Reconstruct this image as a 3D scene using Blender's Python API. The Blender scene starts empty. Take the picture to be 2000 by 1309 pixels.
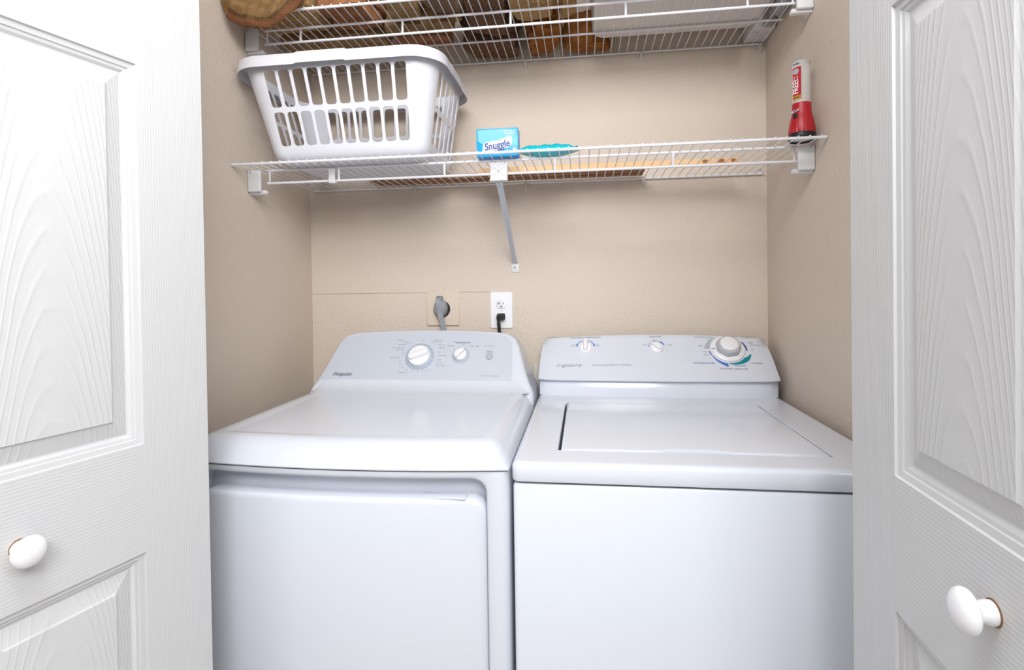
import bpy, bmesh, math, random
from mathutils import Vector, Matrix, noise
R = math.radians
C = bpy.context.scene.collection
SC = bpy.context.scene

# ------------------------------------------------------------------ camera, world, lights, exposure
cam_d = bpy.data.cameras.new('camera'); cam = bpy.data.objects.new('camera', cam_d); C.objects.link(cam)
SC.camera = cam
cam_d.sensor_width = 36.0; cam_d.sensor_fit = 'HORIZONTAL'
cam_d.lens = 1054.367 / 2000 * 36
cam_d.shift_y = (570.49 - 654.5) / 2000
cam_d.clip_start = 0.02
yaw, pitch, roll = R(7.566), R(0.646), R(-0.813)
H = 1.242
fwd = Vector((-math.sin(yaw) * math.cos(pitch), math.cos(yaw) * math.cos(pitch), -math.sin(pitch)))
rgt = Vector((math.cos(yaw), math.sin(yaw), 0)); up = rgt.cross(fwd)
cr, sr = math.cos(roll), math.sin(roll)
r2 = rgt * cr + up * sr          # image x axis (image y points down)
u2 = -rgt * sr + up * cr
M = Matrix((r2, u2, -fwd)).transposed().to_4x4(); M.translation = Vector((0, 0, H))
cam.matrix_world = M

W = bpy.data.worlds.new('world'); SC.world = W; W.use_nodes = True
bg = W.node_tree.nodes['Background']; bg.inputs[0].default_value = (0.97, 0.98, 1.0, 1); bg.inputs[1].default_value = 0.60

def area(name, loc, target, sx, sy, energy, col):
    d = bpy.data.lights.new(name, 'AREA'); d.shape = 'RECTANGLE'; d.size = sx; d.size_y = sy; d.energy = energy; d.color = col
    o = bpy.data.objects.new(name, d); C.objects.link(o); o.location = loc
    o.rotation_euler = (Vector(target) - Vector(loc)).to_track_quat('-Z', 'Y').to_euler()
    return o
area('room_lamp', (0.25, -0.90, 2.20), (-0.10, 1.60, 1.10), 0.8, 0.6, 36, (0.975, 0.985, 1.0))
area('added_fill_right', (0.90, -0.10, 2.42), (-0.30, 1.40, 0.90), 1.2, 0.8, 26, (0.975, 0.985, 1.0))  # added fill light without a known fixture, brightens the left side
area('added_fill_overhead', (-0.20, 0.25, 2.42), (0.05, 1.40, 0.90), 0.9, 0.6, 24, (0.975, 0.985, 1.0))  # added fill above the opening for machine tops and right door, no real fixture

SC.view_settings.view_transform = 'Standard'; SC.view_settings.look = 'None'
SC.view_settings.gamma = 1.0; SC.view_settings.use_curve_mapping = False
SC.view_settings.exposure = -0.06

# ------------------------------------------------------------------ materials
def new_mat(name):
    m = bpy.data.materials.new(name); m.use_nodes = True
    nt = m.node_tree; return m, nt, nt.nodes['Principled BSDF']
def simple(name, col, rough=0.5, metal=0.0, spec=0.5, coat=0.0, alpha=1.0, trans=0.0, ior=1.45):
    m, nt, b = new_mat(name)
    b.inputs['Base Color'].default_value = (*col, 1); b.inputs['Roughness'].default_value = rough
    b.inputs['Metallic'].default_value = metal; b.inputs['Specular IOR Level'].default_value = spec
    b.inputs['Coat Weight'].default_value = coat; b.inputs['Alpha'].default_value = alpha
    b.inputs['Transmission Weight'].default_value = trans; b.inputs['IOR'].default_value = ior
    return m
def nd(nt, typ, **kw):
    n = nt.nodes.new(typ)
    for k, v in kw.items(): setattr(n, k, v)
    return n
def mth(nt, op, a, b=None, c=None):
    n = nd(nt, 'ShaderNodeMath', operation=op)
    for i, v in enumerate((a, b, c)):
        if v is None: continue
        if isinstance(v, (int, float)): n.inputs[i].default_value = v
        else: nt.links.new(v, n.inputs[i])
    return n.outputs[0]
def bumped(name, col, rough, scale, strength, dist, detail=3, spec=0.5, col2=None, mixscale=None, stretch=None, coat=0.0):
    m, nt, b = new_mat(name)
    b.inputs['Base Color'].default_value = (*col, 1); b.inputs['Roughness'].default_value = rough
    b.inputs['Specular IOR Level'].default_value = spec; b.inputs['Coat Weight'].default_value = coat
    tc = nd(nt, 'ShaderNodeTexCoord'); src = tc.outputs['Object']
    if stretch:
        mp = nd(nt, 'ShaderNodeMapping'); mp.inputs['Scale'].default_value = stretch
        nt.links.new(src, mp.inputs[0]); src = mp.outputs[0]
    n = nd(nt, 'ShaderNodeTexNoise'); n.inputs['Scale'].default_value = scale; n.inputs['Detail'].default_value = detail
    nt.links.new(src, n.inputs['Vector'])
    bp = nd(nt, 'ShaderNodeBump'); bp.inputs['Strength'].default_value = strength; bp.inputs['Distance'].default_value = dist
    nt.links.new(n.outputs['Fac'], bp.inputs['Height']); nt.links.new(bp.outputs[0], b.inputs['Normal'])
    if col2:
        n2 = nd(nt, 'ShaderNodeTexNoise'); n2.inputs['Scale'].default_value = mixscale or scale; n2.inputs['Detail'].default_value = 4
        nt.links.new(src, n2.inputs['Vector'])
        cr_ = nd(nt, 'ShaderNodeValToRGB'); cr_.color_ramp.elements[0].position = 0.36; cr_.color_ramp.elements[1].position = 0.64
        cr_.color_ramp.elements[0].color = (*col, 1); cr_.color_ramp.elements[1].color = (*col2, 1)
        nt.links.new(n2.outputs['Fac'], cr_.inputs[0]); nt.links.new(cr_.outputs[0], b.inputs['Base Color'])
    return m

M_wall = bumped('beige_wall_paint', (0.675, 0.582, 0.495), 0.55, 150, 0.45, 0.004, 3, 0.35)
M_patch = bumped('beige_plate_paint', (0.710, 0.600, 0.495), 0.5, 220, 0.10, 0.002)
M_room = simple('white_room_paint', (0.80, 0.79, 0.77), 0.7)
M_ceil = bumped('ceiling_paint', (0.82, 0.81, 0.80), 0.8, 60, 0.3, 0.004)
M_floor = bumped('floor_vinyl', (0.56, 0.50, 0.43), 0.5, 12, 0.1, 0.002, col2=(0.64, 0.58, 0.51))
M_app = simple('white_appliance_enamel', (0.665, 0.695, 0.765), 0.16, spec=0.6)
M_app_dark = simple('appliance_gap_shade', (0.05, 0.05, 0.06), 0.7)  # near-black colour standing in for shade inside the appliance gaps
M_panel = simple('grey_console_panel', (0.545, 0.580, 0.645), 0.35)
M_knob = simple('white_knob_plastic', (0.82, 0.82, 0.84), 0.3)
M_ring = simple('grey_blue_dial_print', (0.400, 0.460, 0.550), 0.4)
M_ink = simple('grey_ink', (0.20, 0.21, 0.25), 0.5)
M_inklite = simple('light_grey_ink', (0.36, 0.38, 0.44), 0.5)
M_inkdark = simple('dark_ink', (0.07, 0.08, 0.11), 0.5)
M_blue = simple('blue_print', (0.065, 0.17, 0.52), 0.4)
M_bluedk = simple('navy_print', (0.02, 0.055, 0.26), 0.4)
M_teal = simple('teal_print', (0.0, 0.23, 0.27), 0.4)
M_graypl = simple('grey_knob_plastic', (0.47, 0.48, 0.50), 0.4)
M_greyarc = simple('grey_arc_print', (0.42, 0.45, 0.48), 0.45)
M_wire = simple('white_vinyl_wire', (0.80, 0.80, 0.83), 0.35)
M_brk = simple('white_bracket_plastic', (0.74, 0.74, 0.75), 0.4)
M_clip = simple('ivory_clip_plastic', (0.66, 0.63, 0.57), 0.45)
M_steel = simple('screw_steel', (0.35, 0.35, 0.36), 0.35, 0.9)
M_strut = simple('painted_strut_metal', (0.62, 0.64, 0.69), 0.35)
M_basket = simple('white_basket_plastic', (0.72, 0.725, 0.775), 0.38)
M_box = simple('sky_blue_carton', (0.010, 0.360, 0.80), 0.3)
M_boxlt = simple('pale_blue_print', (0.17, 0.52, 0.82), 0.35)
M_white = simple('white_print', (0.88, 0.88, 0.90), 0.4)
M_pouch = bumped('teal_film', (0.0, 0.47, 0.57), 0.22, 30, 0.6, 0.006, 2)
M_red = simple('red_plastic', (0.46, 0.012, 0.02), 0.35)
M_redpap = simple('red_label_paper', (0.55, 0.02, 0.035), 0.5)
M_orange = simple('orange_label_paper', (0.62, 0.27, 0.03), 0.5)
M_black = simple('black_plastic', (0.012, 0.012, 0.014), 0.4)
M_clear = simple('clear_tube_plastic', (0.80, 0.78, 0.76), 0.12, alpha=0.55)
M_lens = simple('lamp_lens', (0.75, 0.75, 0.76), 0.15)
M_cord = simple('grey_cord_rubber', (0.30, 0.32, 0.35), 0.45)
M_bin = simple('frosted_bin_plastic', (0.74, 0.70, 0.70), 0.35, alpha=0.90)
M_carton = bumped('white_carton', (0.66, 0.64, 0.62), 0.6, 40, 0.1, 0.002)
M_film = bumped('crumpled_grey_film', (0.40, 0.40, 0.46), 0.3, 45, 1.0, 0.02, 4)
M_hinge = simple('hinge_steel', (0.5, 0.5, 0.5), 0.35, 0.9)
M_gap = simple('brown_bare_wood', (0.22, 0.11, 0.05), 0.7)

def wood(name, c1, c2, scale):
    m, nt, b = new_mat(name); b.inputs['Roughness'].default_value = 0.6
    tc = nd(nt, 'ShaderNodeTexCoord'); mp = nd(nt, 'ShaderNodeMapping'); mp.inputs['Scale'].default_value = (0.6, 9, 9)
    nt.links.new(tc.outputs['Object'], mp.inputs[0])
    n = nd(nt, 'ShaderNodeTexNoise'); n.inputs['Scale'].default_value = scale; n.inputs['Detail'].default_value = 4; n.inputs['Distortion'].default_value = 1.2
    nt.links.new(mp.outputs[0], n.inputs['Vector'])
    cr_ = nd(nt, 'ShaderNodeValToRGB'); cr_.color_ramp.elements[0].color = (*c1, 1); cr_.color_ramp.elements[1].color = (*c2, 1)
    cr_.color_ramp.elements[0].position = 0.35; cr_.color_ramp.elements[1].position = 0.65
    nt.links.new(n.outputs['Fac'], cr_.inputs[0]); nt.links.new(cr_.outputs[0], b.inputs['Base Color'])
    return m
M_pine = wood('pine_wood', (0.76, 0.46, 0.22), (0.84, 0.58, 0.33), 2.0)
M_plank = wood('brown_wood', (0.20, 0.085, 0.03), (0.36, 0.17, 0.07), 3.0)
M_knot = simple('pine_knot', (0.34, 0.12, 0.03), 0.6)

def terry(name, c1, c2, scale=260, mix=24):
    return bumped(name, c1, 0.95, scale, 1.0, 0.006, 4, 0.1, c2, mix)
T_khaki = terry('khaki_terry', (0.46, 0.262, 0.108), (0.62, 0.385, 0.185), 420, 60)
T_olive = terry('olive_terry', (0.285, 0.170, 0.075), (0.42, 0.270, 0.130))
T_terra = terry('terracotta_terry', (0.34, 0.145, 0.070), (0.44, 0.20, 0.10))
T_rust = terry('rust_terry', (0.24, 0.085, 0.022), (0.37, 0.155, 0.045), 200, 40)
T_brown = terry('brown_terry', (0.115, 0.058, 0.035), (0.22, 0.125, 0.08), 240, 160)
T_dark = terry('dark_brown_terry', (0.055, 0.028, 0.018), (0.10, 0.055, 0.035))
T_sand = terry('sand_terry', (0.38, 0.235, 0.11), (0.50, 0.33, 0.17))

def zigzag():
    m, nt, b = new_mat('herringbone_brown_weave'); b.inputs['Roughness'].default_value = 0.9
    tc = nd(nt, 'ShaderNodeTexCoord'); sp = nd(nt, 'ShaderNodeSeparateXYZ'); nt.links.new(tc.outputs['Object'], sp.inputs[0])
    tri = mth(nt, 'PINGPONG', mth(nt, 'MULTIPLY', sp.outputs[0], 1.0), 0.008)
    ph = mth(nt, 'ADD', mth(nt, 'MULTIPLY', tri, 1.0), mth(nt, 'ADD', sp.outputs[1], sp.outputs[2]))
    s = mth(nt, 'GREATER_THAN', mth(nt, 'SINE', mth(nt, 'MULTIPLY', ph, 1100)), 0.0)
    mx = nd(nt, 'ShaderNodeMix', data_type='RGBA'); nt.links.new(s, mx.inputs[0])
    mx.inputs[6].default_value = (0.07, 0.04, 0.025, 1); mx.inputs[7].default_value = (0.26, 0.16, 0.09, 1)
    nt.links.new(mx.outputs[2], b.inputs['Base Color']); return m
T_zig = zigzag()

def door_mat(name, mode, knob=None):
    """moulded white door skin: fine embossed oak grain as bump only"""
    m, nt, b = new_mat(name)
    b.inputs['Base Color'].default_value = (0.600, 0.602, 0.612, 1); b.inputs['Roughness'].default_value = 0.42
    b.inputs['Specular IOR Level'].default_value = 0.3
    tc = nd(nt, 'ShaderNodeTexCoord'); sp = nd(nt, 'ShaderNodeSeparateXYZ'); nt.links.new(tc.outputs['Object'], sp.inputs[0])
    X, Y, Z = sp.outputs
    def noise_at(sc3, scale, det=2):
        mp = nd(nt, 'ShaderNodeMapping'); mp.inputs['Scale'].default_value = sc3
        nt.links.new(tc.outputs['Object'], mp.inputs[0])
        n = nd(nt, 'ShaderNodeTexNoise'); n.inputs['Scale'].default_value = scale; n.inputs['Detail'].default_value = det
        nt.links.new(mp.outputs[0], n.inputs['Vector']); return n.outputs['Fac']
    if mode == 'v':
        w = noise_at((1, 0, 0.10), 8)
        ph = mth(nt, 'ADD', mth(nt, 'MULTIPLY', X, 1500), mth(nt, 'MULTIPLY', w, 16))
        amp = noise_at((1, 0, 0.06), 60); st, ds = 0.24, 0.0012
    elif mode == 'h':
        w = noise_at((0.10, 0, 1), 8)
        ph = mth(nt, 'ADD', mth(nt, 'MULTIPLY', Z, 1250), mth(nt, 'MULTIPLY', w, 22))
        amp = noise_at((0.06, 0, 1), 60); st, ds = 0.22, 0.0012
    else:
        w = noise_at((6, 0, 1.4), 2.2, 4)
        xx = mth(nt, 'SUBTRACT', X, 0.232)
        arch = mth(nt, 'MULTIPLY', mth(nt, 'MULTIPLY', xx, xx), 58.0)
        v = mth(nt, 'ADD', mth(nt, 'ADD', Z, arch), mth(nt, 'MULTIPLY', w, 0.10))
        ph = mth(nt, 'MULTIPLY', v, 120)
        amp = noise_at((1, 0, 0.25), 30); st, ds = 0.30, 0.0024
    s = mth(nt, 'POWER', mth(nt, 'ADD', mth(nt, 'MULTIPLY', mth(nt, 'SINE', ph), 0.5), 0.5), 4.5 if mode == 'c' else 1.2)
    h = mth(nt, 'MULTIPLY', s, amp)
    bp = nd(nt, 'ShaderNodeBump'); bp.inputs['Strength'].default_value = st; bp.inputs['Distance'].default_value = ds
    nt.links.new(h, bp.inputs['Height']); nt.links.new(bp.outputs[0], b.inputs['Normal'])
    if knob:      # hand wear: a faint yellowed patch around the knob
        dx = mth(nt, 'SUBTRACT', X, knob[0]); dz = mth(nt, 'SUBTRACT', Z, knob[1] - 0.004)
        dd = mth(nt, 'SQRT', mth(nt, 'ADD', mth(nt, 'MULTIPLY', dx, dx), mth(nt, 'MULTIPLY', dz, dz)))
        wob = mth(nt, 'MULTIPLY', noise_at((1, 1, 1), 40, 3), 0.030)
        f = mth(nt, 'SUBTRACT', 1.0, mth(nt, 'MULTIPLY', mth(nt, 'ADD', dd, wob), 22.0)); f.node.use_clamp = True
        mx = nd(nt, 'ShaderNodeMix', data_type='RGBA'); nt.links.new(mth(nt, 'MULTIPLY', f, 0.55), mx.inputs[0])
        mx.inputs[6].default_value = b.inputs['Base Color'].default_value; mx.inputs[7].default_value = (0.62, 0.50, 0.36, 1)
        nt.links.new(mx.outputs[2], b.inputs['Base Color'])
    return m
M_dv, M_dc = door_mat('door_grain_vertical', 'v'), door_mat('door_grain_cathedral', 'c')
M_dhL, M_dhR = door_mat('door_grain_horizontal_left', 'h', (0.2745, 0.911)), door_mat('door_grain_horizontal_right', 'h', (0.280, 0.944))
M_dplain = simple('door_paint', (0.600, 0.602, 0.612), 0.40)

# ------------------------------------------------------------------ object helpers
def link(name, me, mat, parent):
    o = bpy.data.objects.new(name, me); C.objects.link(o)
    for m_ in (mat if isinstance(mat, (list, tuple)) else [mat]): me.materials.append(m_)
    if parent is not None: o.parent = parent
    return o
def base(parent):
    v = Vector((0, 0, 0))
    while parent is not None:
        v += parent.location; parent = parent.parent
    return v
def finish(bm, smooth, ang=35):
    bmesh.ops.recalc_face_normals(bm, faces=bm.faces)
    if smooth:
        for f in bm.faces: f.smooth = True
        for e in bm.edges:
            if len(e.link_faces) == 2 and e.calc_face_angle(0) > R(ang): e.smooth = False
def obj(name, bm, mat, parent=None, smooth=True, ang=35, local=False, recalc=True):
    """one mesh object; vertices are given in world space unless local"""
    if recalc: finish(bm, smooth, ang)
    elif smooth:
        for f in bm.faces: f.smooth = True
    me = bpy.data.meshes.new(name)
    if not local:
        b_ = base(parent)
        for v in bm.verts: v.co -= b_
    bm.to_mesh(me); bm.free()
    return link(name, me, mat, parent)
def tag(o, label=None, cat=None, group=None, kind=None):
    if label: o['label'] = label
    if cat: o['category'] = cat
    if group: o['group'] = group
    if kind: o['kind'] = kind
    return o
def thing(name, label, cat, loc, group=None, kind=None):
    o = bpy.data.objects.new(name, None); C.objects.link(o); o.location = loc; o.empty_display_size = 0.05
    return tag(o, label, cat, group, kind)
def bm_box(bm, lo, hi, bev=0.0, seg=2):
    vs = [bm.verts.new((x, y, z)) for x in (lo[0], hi[0]) for y in (lo[1], hi[1]) for z in (lo[2], hi[2])]
    q = [(0, 1, 3, 2), (4, 6, 7, 5), (0, 4, 5, 1), (2, 3, 7, 6), (0, 2, 6, 4), (1, 5, 7, 3)]
    fs = [bm.faces.new([vs[i] for i in f]) for f in q]
    if bev > 0:
        es = list({e for f in fs for e in f.edges})
        bmesh.ops.bevel(bm, geom=es, offset=bev, segments=seg, affect='EDGES', profile=0.5)
    return bm
def box(lo, hi, bev=0.0, seg=2): return bm_box(bmesh.new(), lo, hi, bev, seg)
def frame_of(d):
    d = d.normalized(); a = Vector((0, 0, 1)) if abs(d.z) < 0.9 else Vector((1, 0, 0))
    s = d.cross(a).normalized(); return s, d.cross(s).normalized()
def bm_tube(bm, pts, r, n=8, caps=True):
    pts = [Vector(p) for p in pts]; rings = []
    rr = r if isinstance(r, (list, tuple)) else [r] * len(pts)
    s0 = None
    for i, p in enumerate(pts):
        d = (pts[min(i + 1, len(pts) - 1)] - pts[max(i - 1, 0)])
        s, t = frame_of(d)
        if s0 is not None and s.dot(s0) < 0: s, t = -s, -t
        s0 = s
        rings.append([bm.verts.new(p + (s * math.cos(2 * math.pi * k / n) + t * math.sin(2 * math.pi * k / n)) * rr[i]) for k in range(n)])
    for a, b in zip(rings, rings[1:]):
        for k in range(n): bm.faces.new((a[k], a[(k + 1) % n], b[(k + 1) % n], b[k]))
    if caps: bm.faces.new(rings[0][::-1]); bm.faces.new(rings[-1])
    return bm
def tube(pts, r, n=8): return bm_tube(bmesh.new(), pts, r, n)
def bm_loft(bm, loops, cap0=True, cap1=True):
    rings = [[bm.verts.new(p) for p in l] for l in loops]; n = len(rings[0])
    for a, b in zip(rings, rings[1:]):
        for k in range(n): bm.faces.new((a[k], a[(k + 1) % n], b[(k + 1) % n], b[k]))
    if cap0: bm.faces.new(rings[0][::-1])
    if cap1: bm.faces.new(rings[-1])
    return bm
def loft(loops, cap0=True, cap1=True): return bm_loft(bmesh.new(), loops, cap0, cap1)
def rrect(w, h, r, k=5, cx=0, cy=0):
    pts = []; r = min(r, w / 2 - 1e-5, h / 2 - 1e-5)
    for sx, sy, a0 in ((1, 1, 0), (-1, 1, 90), (-1, -1, 180), (1, -1, 270)):
        for i in range(k + 1):
            a = R(a0 + 90 * i / k)
            pts.append((cx + sx * (w / 2 - r) + r * math.cos(a), cy + sy * (h / 2 - r) + r * math.sin(a)))
    return pts
def circ(r, n=24, cx=0, cy=0): return [(cx + r * math.cos(2 * math.pi * i / n), cy + r * math.sin(2 * math.pi * i / n)) for i in range(n)]
class Plane:
    """local frame: a point, across = +X, along the slope, outward normal"""
    def __init__(s, o, ex, ey): s.o, s.ex, s.ey = Vector(o), Vector(ex).normalized(), Vector(ey).normalized(); s.n = s.ex.cross(s.ey)
    def p(s, x, y, h=0.0): return s.o + s.ex * x + s.ey * y + s.n * h
    def loop(s, pts, h=0.0): return [s.p(x, y, h) for x, y in pts]
    def mat(s, x, y, h=0.0):
        m = Matrix((s.ex, s.ey, s.n)).transposed().to_4x4(); m.translation = s.p(x, y, h); return m
def lathe(pl, cx, cy, prof, n=28, cap0=True, cap1=True):
    return loft([pl.loop(circ(max(r, 1e-5), n, cx, cy), h) for r, h in prof], cap0, cap1)
def text(name, body, size, mw, mat, parent, shear=0.0, align='CENTER', sx=1.0, bold=0.0, ex=0.0002, space=1.0):
    cu = bpy.data.curves.new('t', 'FONT'); cu.body = body; cu.size = size; cu.align_x = align; cu.align_y = 'CENTER'
    cu.shear = shear; cu.extrude = ex; cu.offset = bold; cu.resolution_u = 3; cu.space_character = space
    o = bpy.data.objects.new('t', cu); C.objects.link(o); bpy.context.view_layer.update()
    me = bpy.data.meshes.new_from_object(o.evaluated_get(bpy.context.evaluated_depsgraph_get()))
    bpy.data.objects.remove(o); bpy.data.curves.remove(cu)
    b_ = base(parent); mm = Matrix.Translation(-b_) @ mw @ Matrix.Diagonal((sx, 1, 1, 1))
    me.transform(mm); me.materials.clear()
    return link(name, me, mat, parent)
def arc_band(pl, cx, cy, a0, a1, r0f, r1f, h, n=18):
    bm = bmesh.new(); A, B = [], []
    for i in range(n + 1):
        t = i / n; a = R(a0 + (a1 - a0) * t)
        A.append(bm.verts.new(pl.p(cx + r0f(t) * math.cos(a), cy + r0f(t) * math.sin(a), h)))
        B.append(bm.verts.new(pl.p(cx + r1f(t) * math.cos(a), cy + r1f(t) * math.sin(a), h)))
    for i in range(n): bm.faces.new((A[i], A[i + 1], B[i + 1], B[i]))
    return bm
def copy_child(o, parent, dloc):
    c = o.copy(); C.objects.link(c); c.parent = parent; c.location = o.location + Vector(dloc); return c

XL, XR, D = -0.9403, 0.5701, 1.7776
Z1, Z2 = 1.581, 1.9825

# ------------------------------------------------------------------ the setting
def struct(name, bm, mat, label=None, cat=None, parent=None, smooth=False):
    o = obj(name, bm, mat, parent, smooth); tag(o, label, cat, kind='structure'); return o
wall_back = struct('wall_back', box((XL - 0.1, D, 0), (XR + 0.1, D + 0.1, 2.44)), M_wall, 'beige orange peel painted wall behind the two machines', 'wall')
struct('wall_left', box((XL - 0.1, 0.93, 0), (XL, D, 2.44)), M_wall, 'beige side wall of the closet left of the laundry basket', 'wall')
struct('wall_right', box((XR, 0.93, 0), (XR + 0.1, D, 2.44)), M_wall, 'beige side wall of the closet right of the red flashlight', 'wall')
struct('floor', box((-2.4, -2.8, -0.1), (2.6, D + 0.1, 0)), M_floor, 'light brown floor under the machines', 'floor')
struct('ceiling', box((-2.4, -2.8, 2.44), (2.6, D + 0.1, 2.54)), M_ceil, 'white ceiling above the closet', 'ceiling')
struct('wall_front', (lambda b: (bm_box(b, (-2.4, 0.87, 0), (-1.0, 0.93, 2.44)), bm_box(b, (0.62, 0.87, 0), (2.6, 0.93, 2.44)),
       bm_box(b, (-1.0, 0.87, 2.30), (0.62, 0.93, 2.44)), bm_box(b, (-1.0, 0.87, 0), (XL, 0.93, 2.30)), bm_box(b, (XR, 0.87, 0), (0.62, 0.93, 2.30)), b)[-1])(bmesh.new()),
       M_room, 'white wall around the closet opening', 'wall')
struct('wall_room_left', box((-2.5, -2.8, 0), (-2.4, 0.93, 2.44)), M_room, 'white side wall of the room in front of the closet, left', 'wall')
struct('wall_room_right', box((2.6, -2.8, 0), (2.7, 0.93, 2.44)), M_room, 'white side wall of the room in front of the closet, right', 'wall')
obj('patch_ridge', box((-0.935, D - 0.0024, 1.2232), (-0.31, D + 0.001, 1.2262), 0.0008, 1), M_wall, wall_back)

# ------------------------------------------------------------------ bifold doors
PROF = [(0.0, 0.0), (0.0012, 0.0032), (0.0045, 0.0038), (0.0085, 0.0048), (0.0095, 0.0068), (0.0135, 0.0078), (0.0175, 0.0110), (0.0195, 0.0115)]
FIELD = [(0.0195, 0.0115), (0.0390, 0.0062), (0.0425, 0.0052), (0.0445, 0.0022), (0.0475, 0.0020)]
def make_leaf(name, door, x0, W_, sgn, zs, stile, y0=0.0, T=0.034, knob=None):
    bm = bmesh.new(); ztop, zbot = 2.03, 0.012
    def P(x, z, d): return (x0 + x, y0 - sgn * d, z)
    def quad(a, b, c, d, mi):
        f = bm.faces.new([bm.verts.new(p) for p in (a, b, c, d)]); f.material_index = mi; return f
    s = stile
    quad(P(0, zbot, 0), P(s, zbot, 0), P(s, ztop, 0), P(0, ztop, 0), 0)
    quad(P(W_ - s, zbot, 0), P(W_, zbot, 0), P(W_, ztop, 0), P(W_ - s, ztop, 0), 0)
    edges = [zbot] + [z for p in zs for z in p] + [ztop]
    for a, b in zip(edges[0::2], edges[1::2]): quad(P(s, a, 0), P(W_ - s, a, 0), P(W_ - s, b, 0), P(s, b, 0), 1)
    for z0, z1 in zs:
        ls = [[P(s + o, z0 + o, d), P(W_ - s - o, z0 + o, d), P(W_ - s - o, z1 - o, d), P(s + o, z1 - o, d)] for o, d in PROF]
        n0 = len(bm.faces); bm_loft(bm, ls, False, False); bm.faces.ensure_lookup_table()
        for f in bm.faces[n0:]: f.material_index = 2
    # edges and the back
    back = [P(0, zbot, T), P(W_, zbot, T), P(W_, ztop, T), P(0, ztop, T)]; fr = [P(0, zbot, 0), P(W_, zbot, 0), P(W_, ztop, 0), P(0, ztop, 0)]
    n0 = len(bm.faces); bm_loft(bm, [fr, back], False, True); bm.faces.ensure_lookup_table()
    for f in bm.faces[n0:]: f.material_index = 2
    bmesh.ops.remove_doubles(bm, verts=bm.verts, dist=1e-6)
    leaf = obj(name, bm, [M_dv, M_dhL if sgn > 0 else M_dhR, M_dplain], door, True, 20, local=True)
    for z0, z1 in zs:
        b2 = bmesh.new()
        ls = [[P(s + o, z0 + o, d), P(W_ - s - o, z0 + o, d), P(W_ - s - o, z1 - o, d), P(s + o, z1 - o, d)] for o, d in FIELD]
        bm_loft(b2, ls, False, True)
        obj('raised_panel', b2, [M_dc], leaf, True, 12, local=True)
    if knob:
        kx, kz, sc = knob
        pl = Plane(P(kx, kz, 0), (1, 0, 0) if sgn < 0 else (-1, 0, 0), (0, 0, 1))
        k = obj('knob', lathe(pl, 0, 0, [(0.0105, -0.001), (0.0110, 0.004), (0.0095, 0.010), (0.0100, 0.015), (0.0165, 0.0172), (0.0195, 0.0195), (0.0203, 0.022), (0.0190, 0.0255), (0.0150, 0.029), (0.0085, 0.0312), (0.002, 0.032)], 32), M_knob, leaf, True, 60, local=True)
        obj('knob_seat', lathe(pl, 0.0006, 0.0006, [(0.0120, -0.0005), (0.0120, 0.0005), (0.0100, 0.0006)], 28), M_gap, leaf, local=True)['label'] = 'brown bare wood ring showing around the knob'
    return leaf
def make_door(name, label, X0, Y0, az, sgn, W_, stile, zs, knob, label2, fold):
    a = R(az); door = thing(name, label, 'door', (X0, Y0, 0), kind='structure')
    door.rotation_euler = (0, 0, math.atan2(-math.cos(a), -math.sin(a)))
    lf = make_leaf('door_leaf', door, 0, W_, sgn, zs, stile, 0.0, 0.034, knob); lf['label'] = label2
    # the second, folded leaf runs back from the hinge to the jamb
    hx, hy, jx, jy = fold
    c_, s_ = math.cos(door.rotation_euler.z), math.sin(door.rotation_euler.z)
    def loc(px, py): return (c_ * (px - X0) + s_ * (py - Y0), -s_ * (px - X0) + c_ * (py - Y0))
    h_, j_ = Vector(loc(hx, hy)), Vector(loc(jx, jy)); u = (j_ - h_); Lf = u.length; u.normalize(); n_ = Vector((-u.y, u.x)) * 0.017
    obj('folded_leaf', loft([[(p.x, p.y, z) for p in (h_ - n_, j_ - n_, j_ + n_, h_ + n_)] for z in (0.012, 2.03)]), M_dplain, door, False, local=True)
    return door
zsL = [(0.22, 0.8309), (1.002, 1.596), (1.740, 1.93)]
zsR = [(0.22, 0.8465), (1.0085, 1.567), (1.715, 1.93)]
dL = make_door('door_1', 'white moulded bifold door folded open at the left side, brightly lit', -0.6601, 0.87, 14.4, 1, 0.448, 0.1118, zsL, (0.2745, 0.9110, 1), 'open leaf facing the closet with a white oval knob', (-0.818, 0.430, -0.918, 0.840))
dR = make_door('door_2', 'white woodgrain bifold door folded open at the right side, in softer light', 0.3707, 0.81, 2.5, -1, 0.4614, 0.1125, zsR, (0.2800, 0.9440, 1), 'open leaf with embossed cathedral grain and a white mushroom knob', (0.412, 0.350, 0.535, 0.850))

# ------------------------------------------------------------------ dryer (left)
dryer = thing('clothes_dryer', 'white front loading clothes dryer with grey sloped control panel, left of the washer', 'dryer', (-0.487, 1.34, 0))
DX0, DX1, DC, DH = -0.8300, -0.1440, -0.487, 0.343
def bow(x): return 0.024 * ((x - DC) / DH) ** 2
def grid_surface(nx, ny, fn):
    bm = bmesh.new(); vs = [[bm.verts.new(fn(i / nx, j / ny)) for j in range(ny + 1)] for i in range(nx + 1)]
    for i in range(nx):
        for j in range(ny): bm.faces.new((vs[i][j], vs[i + 1][j], vs[i + 1][j + 1], vs[i][j + 1]))
    return bm, vs
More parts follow.
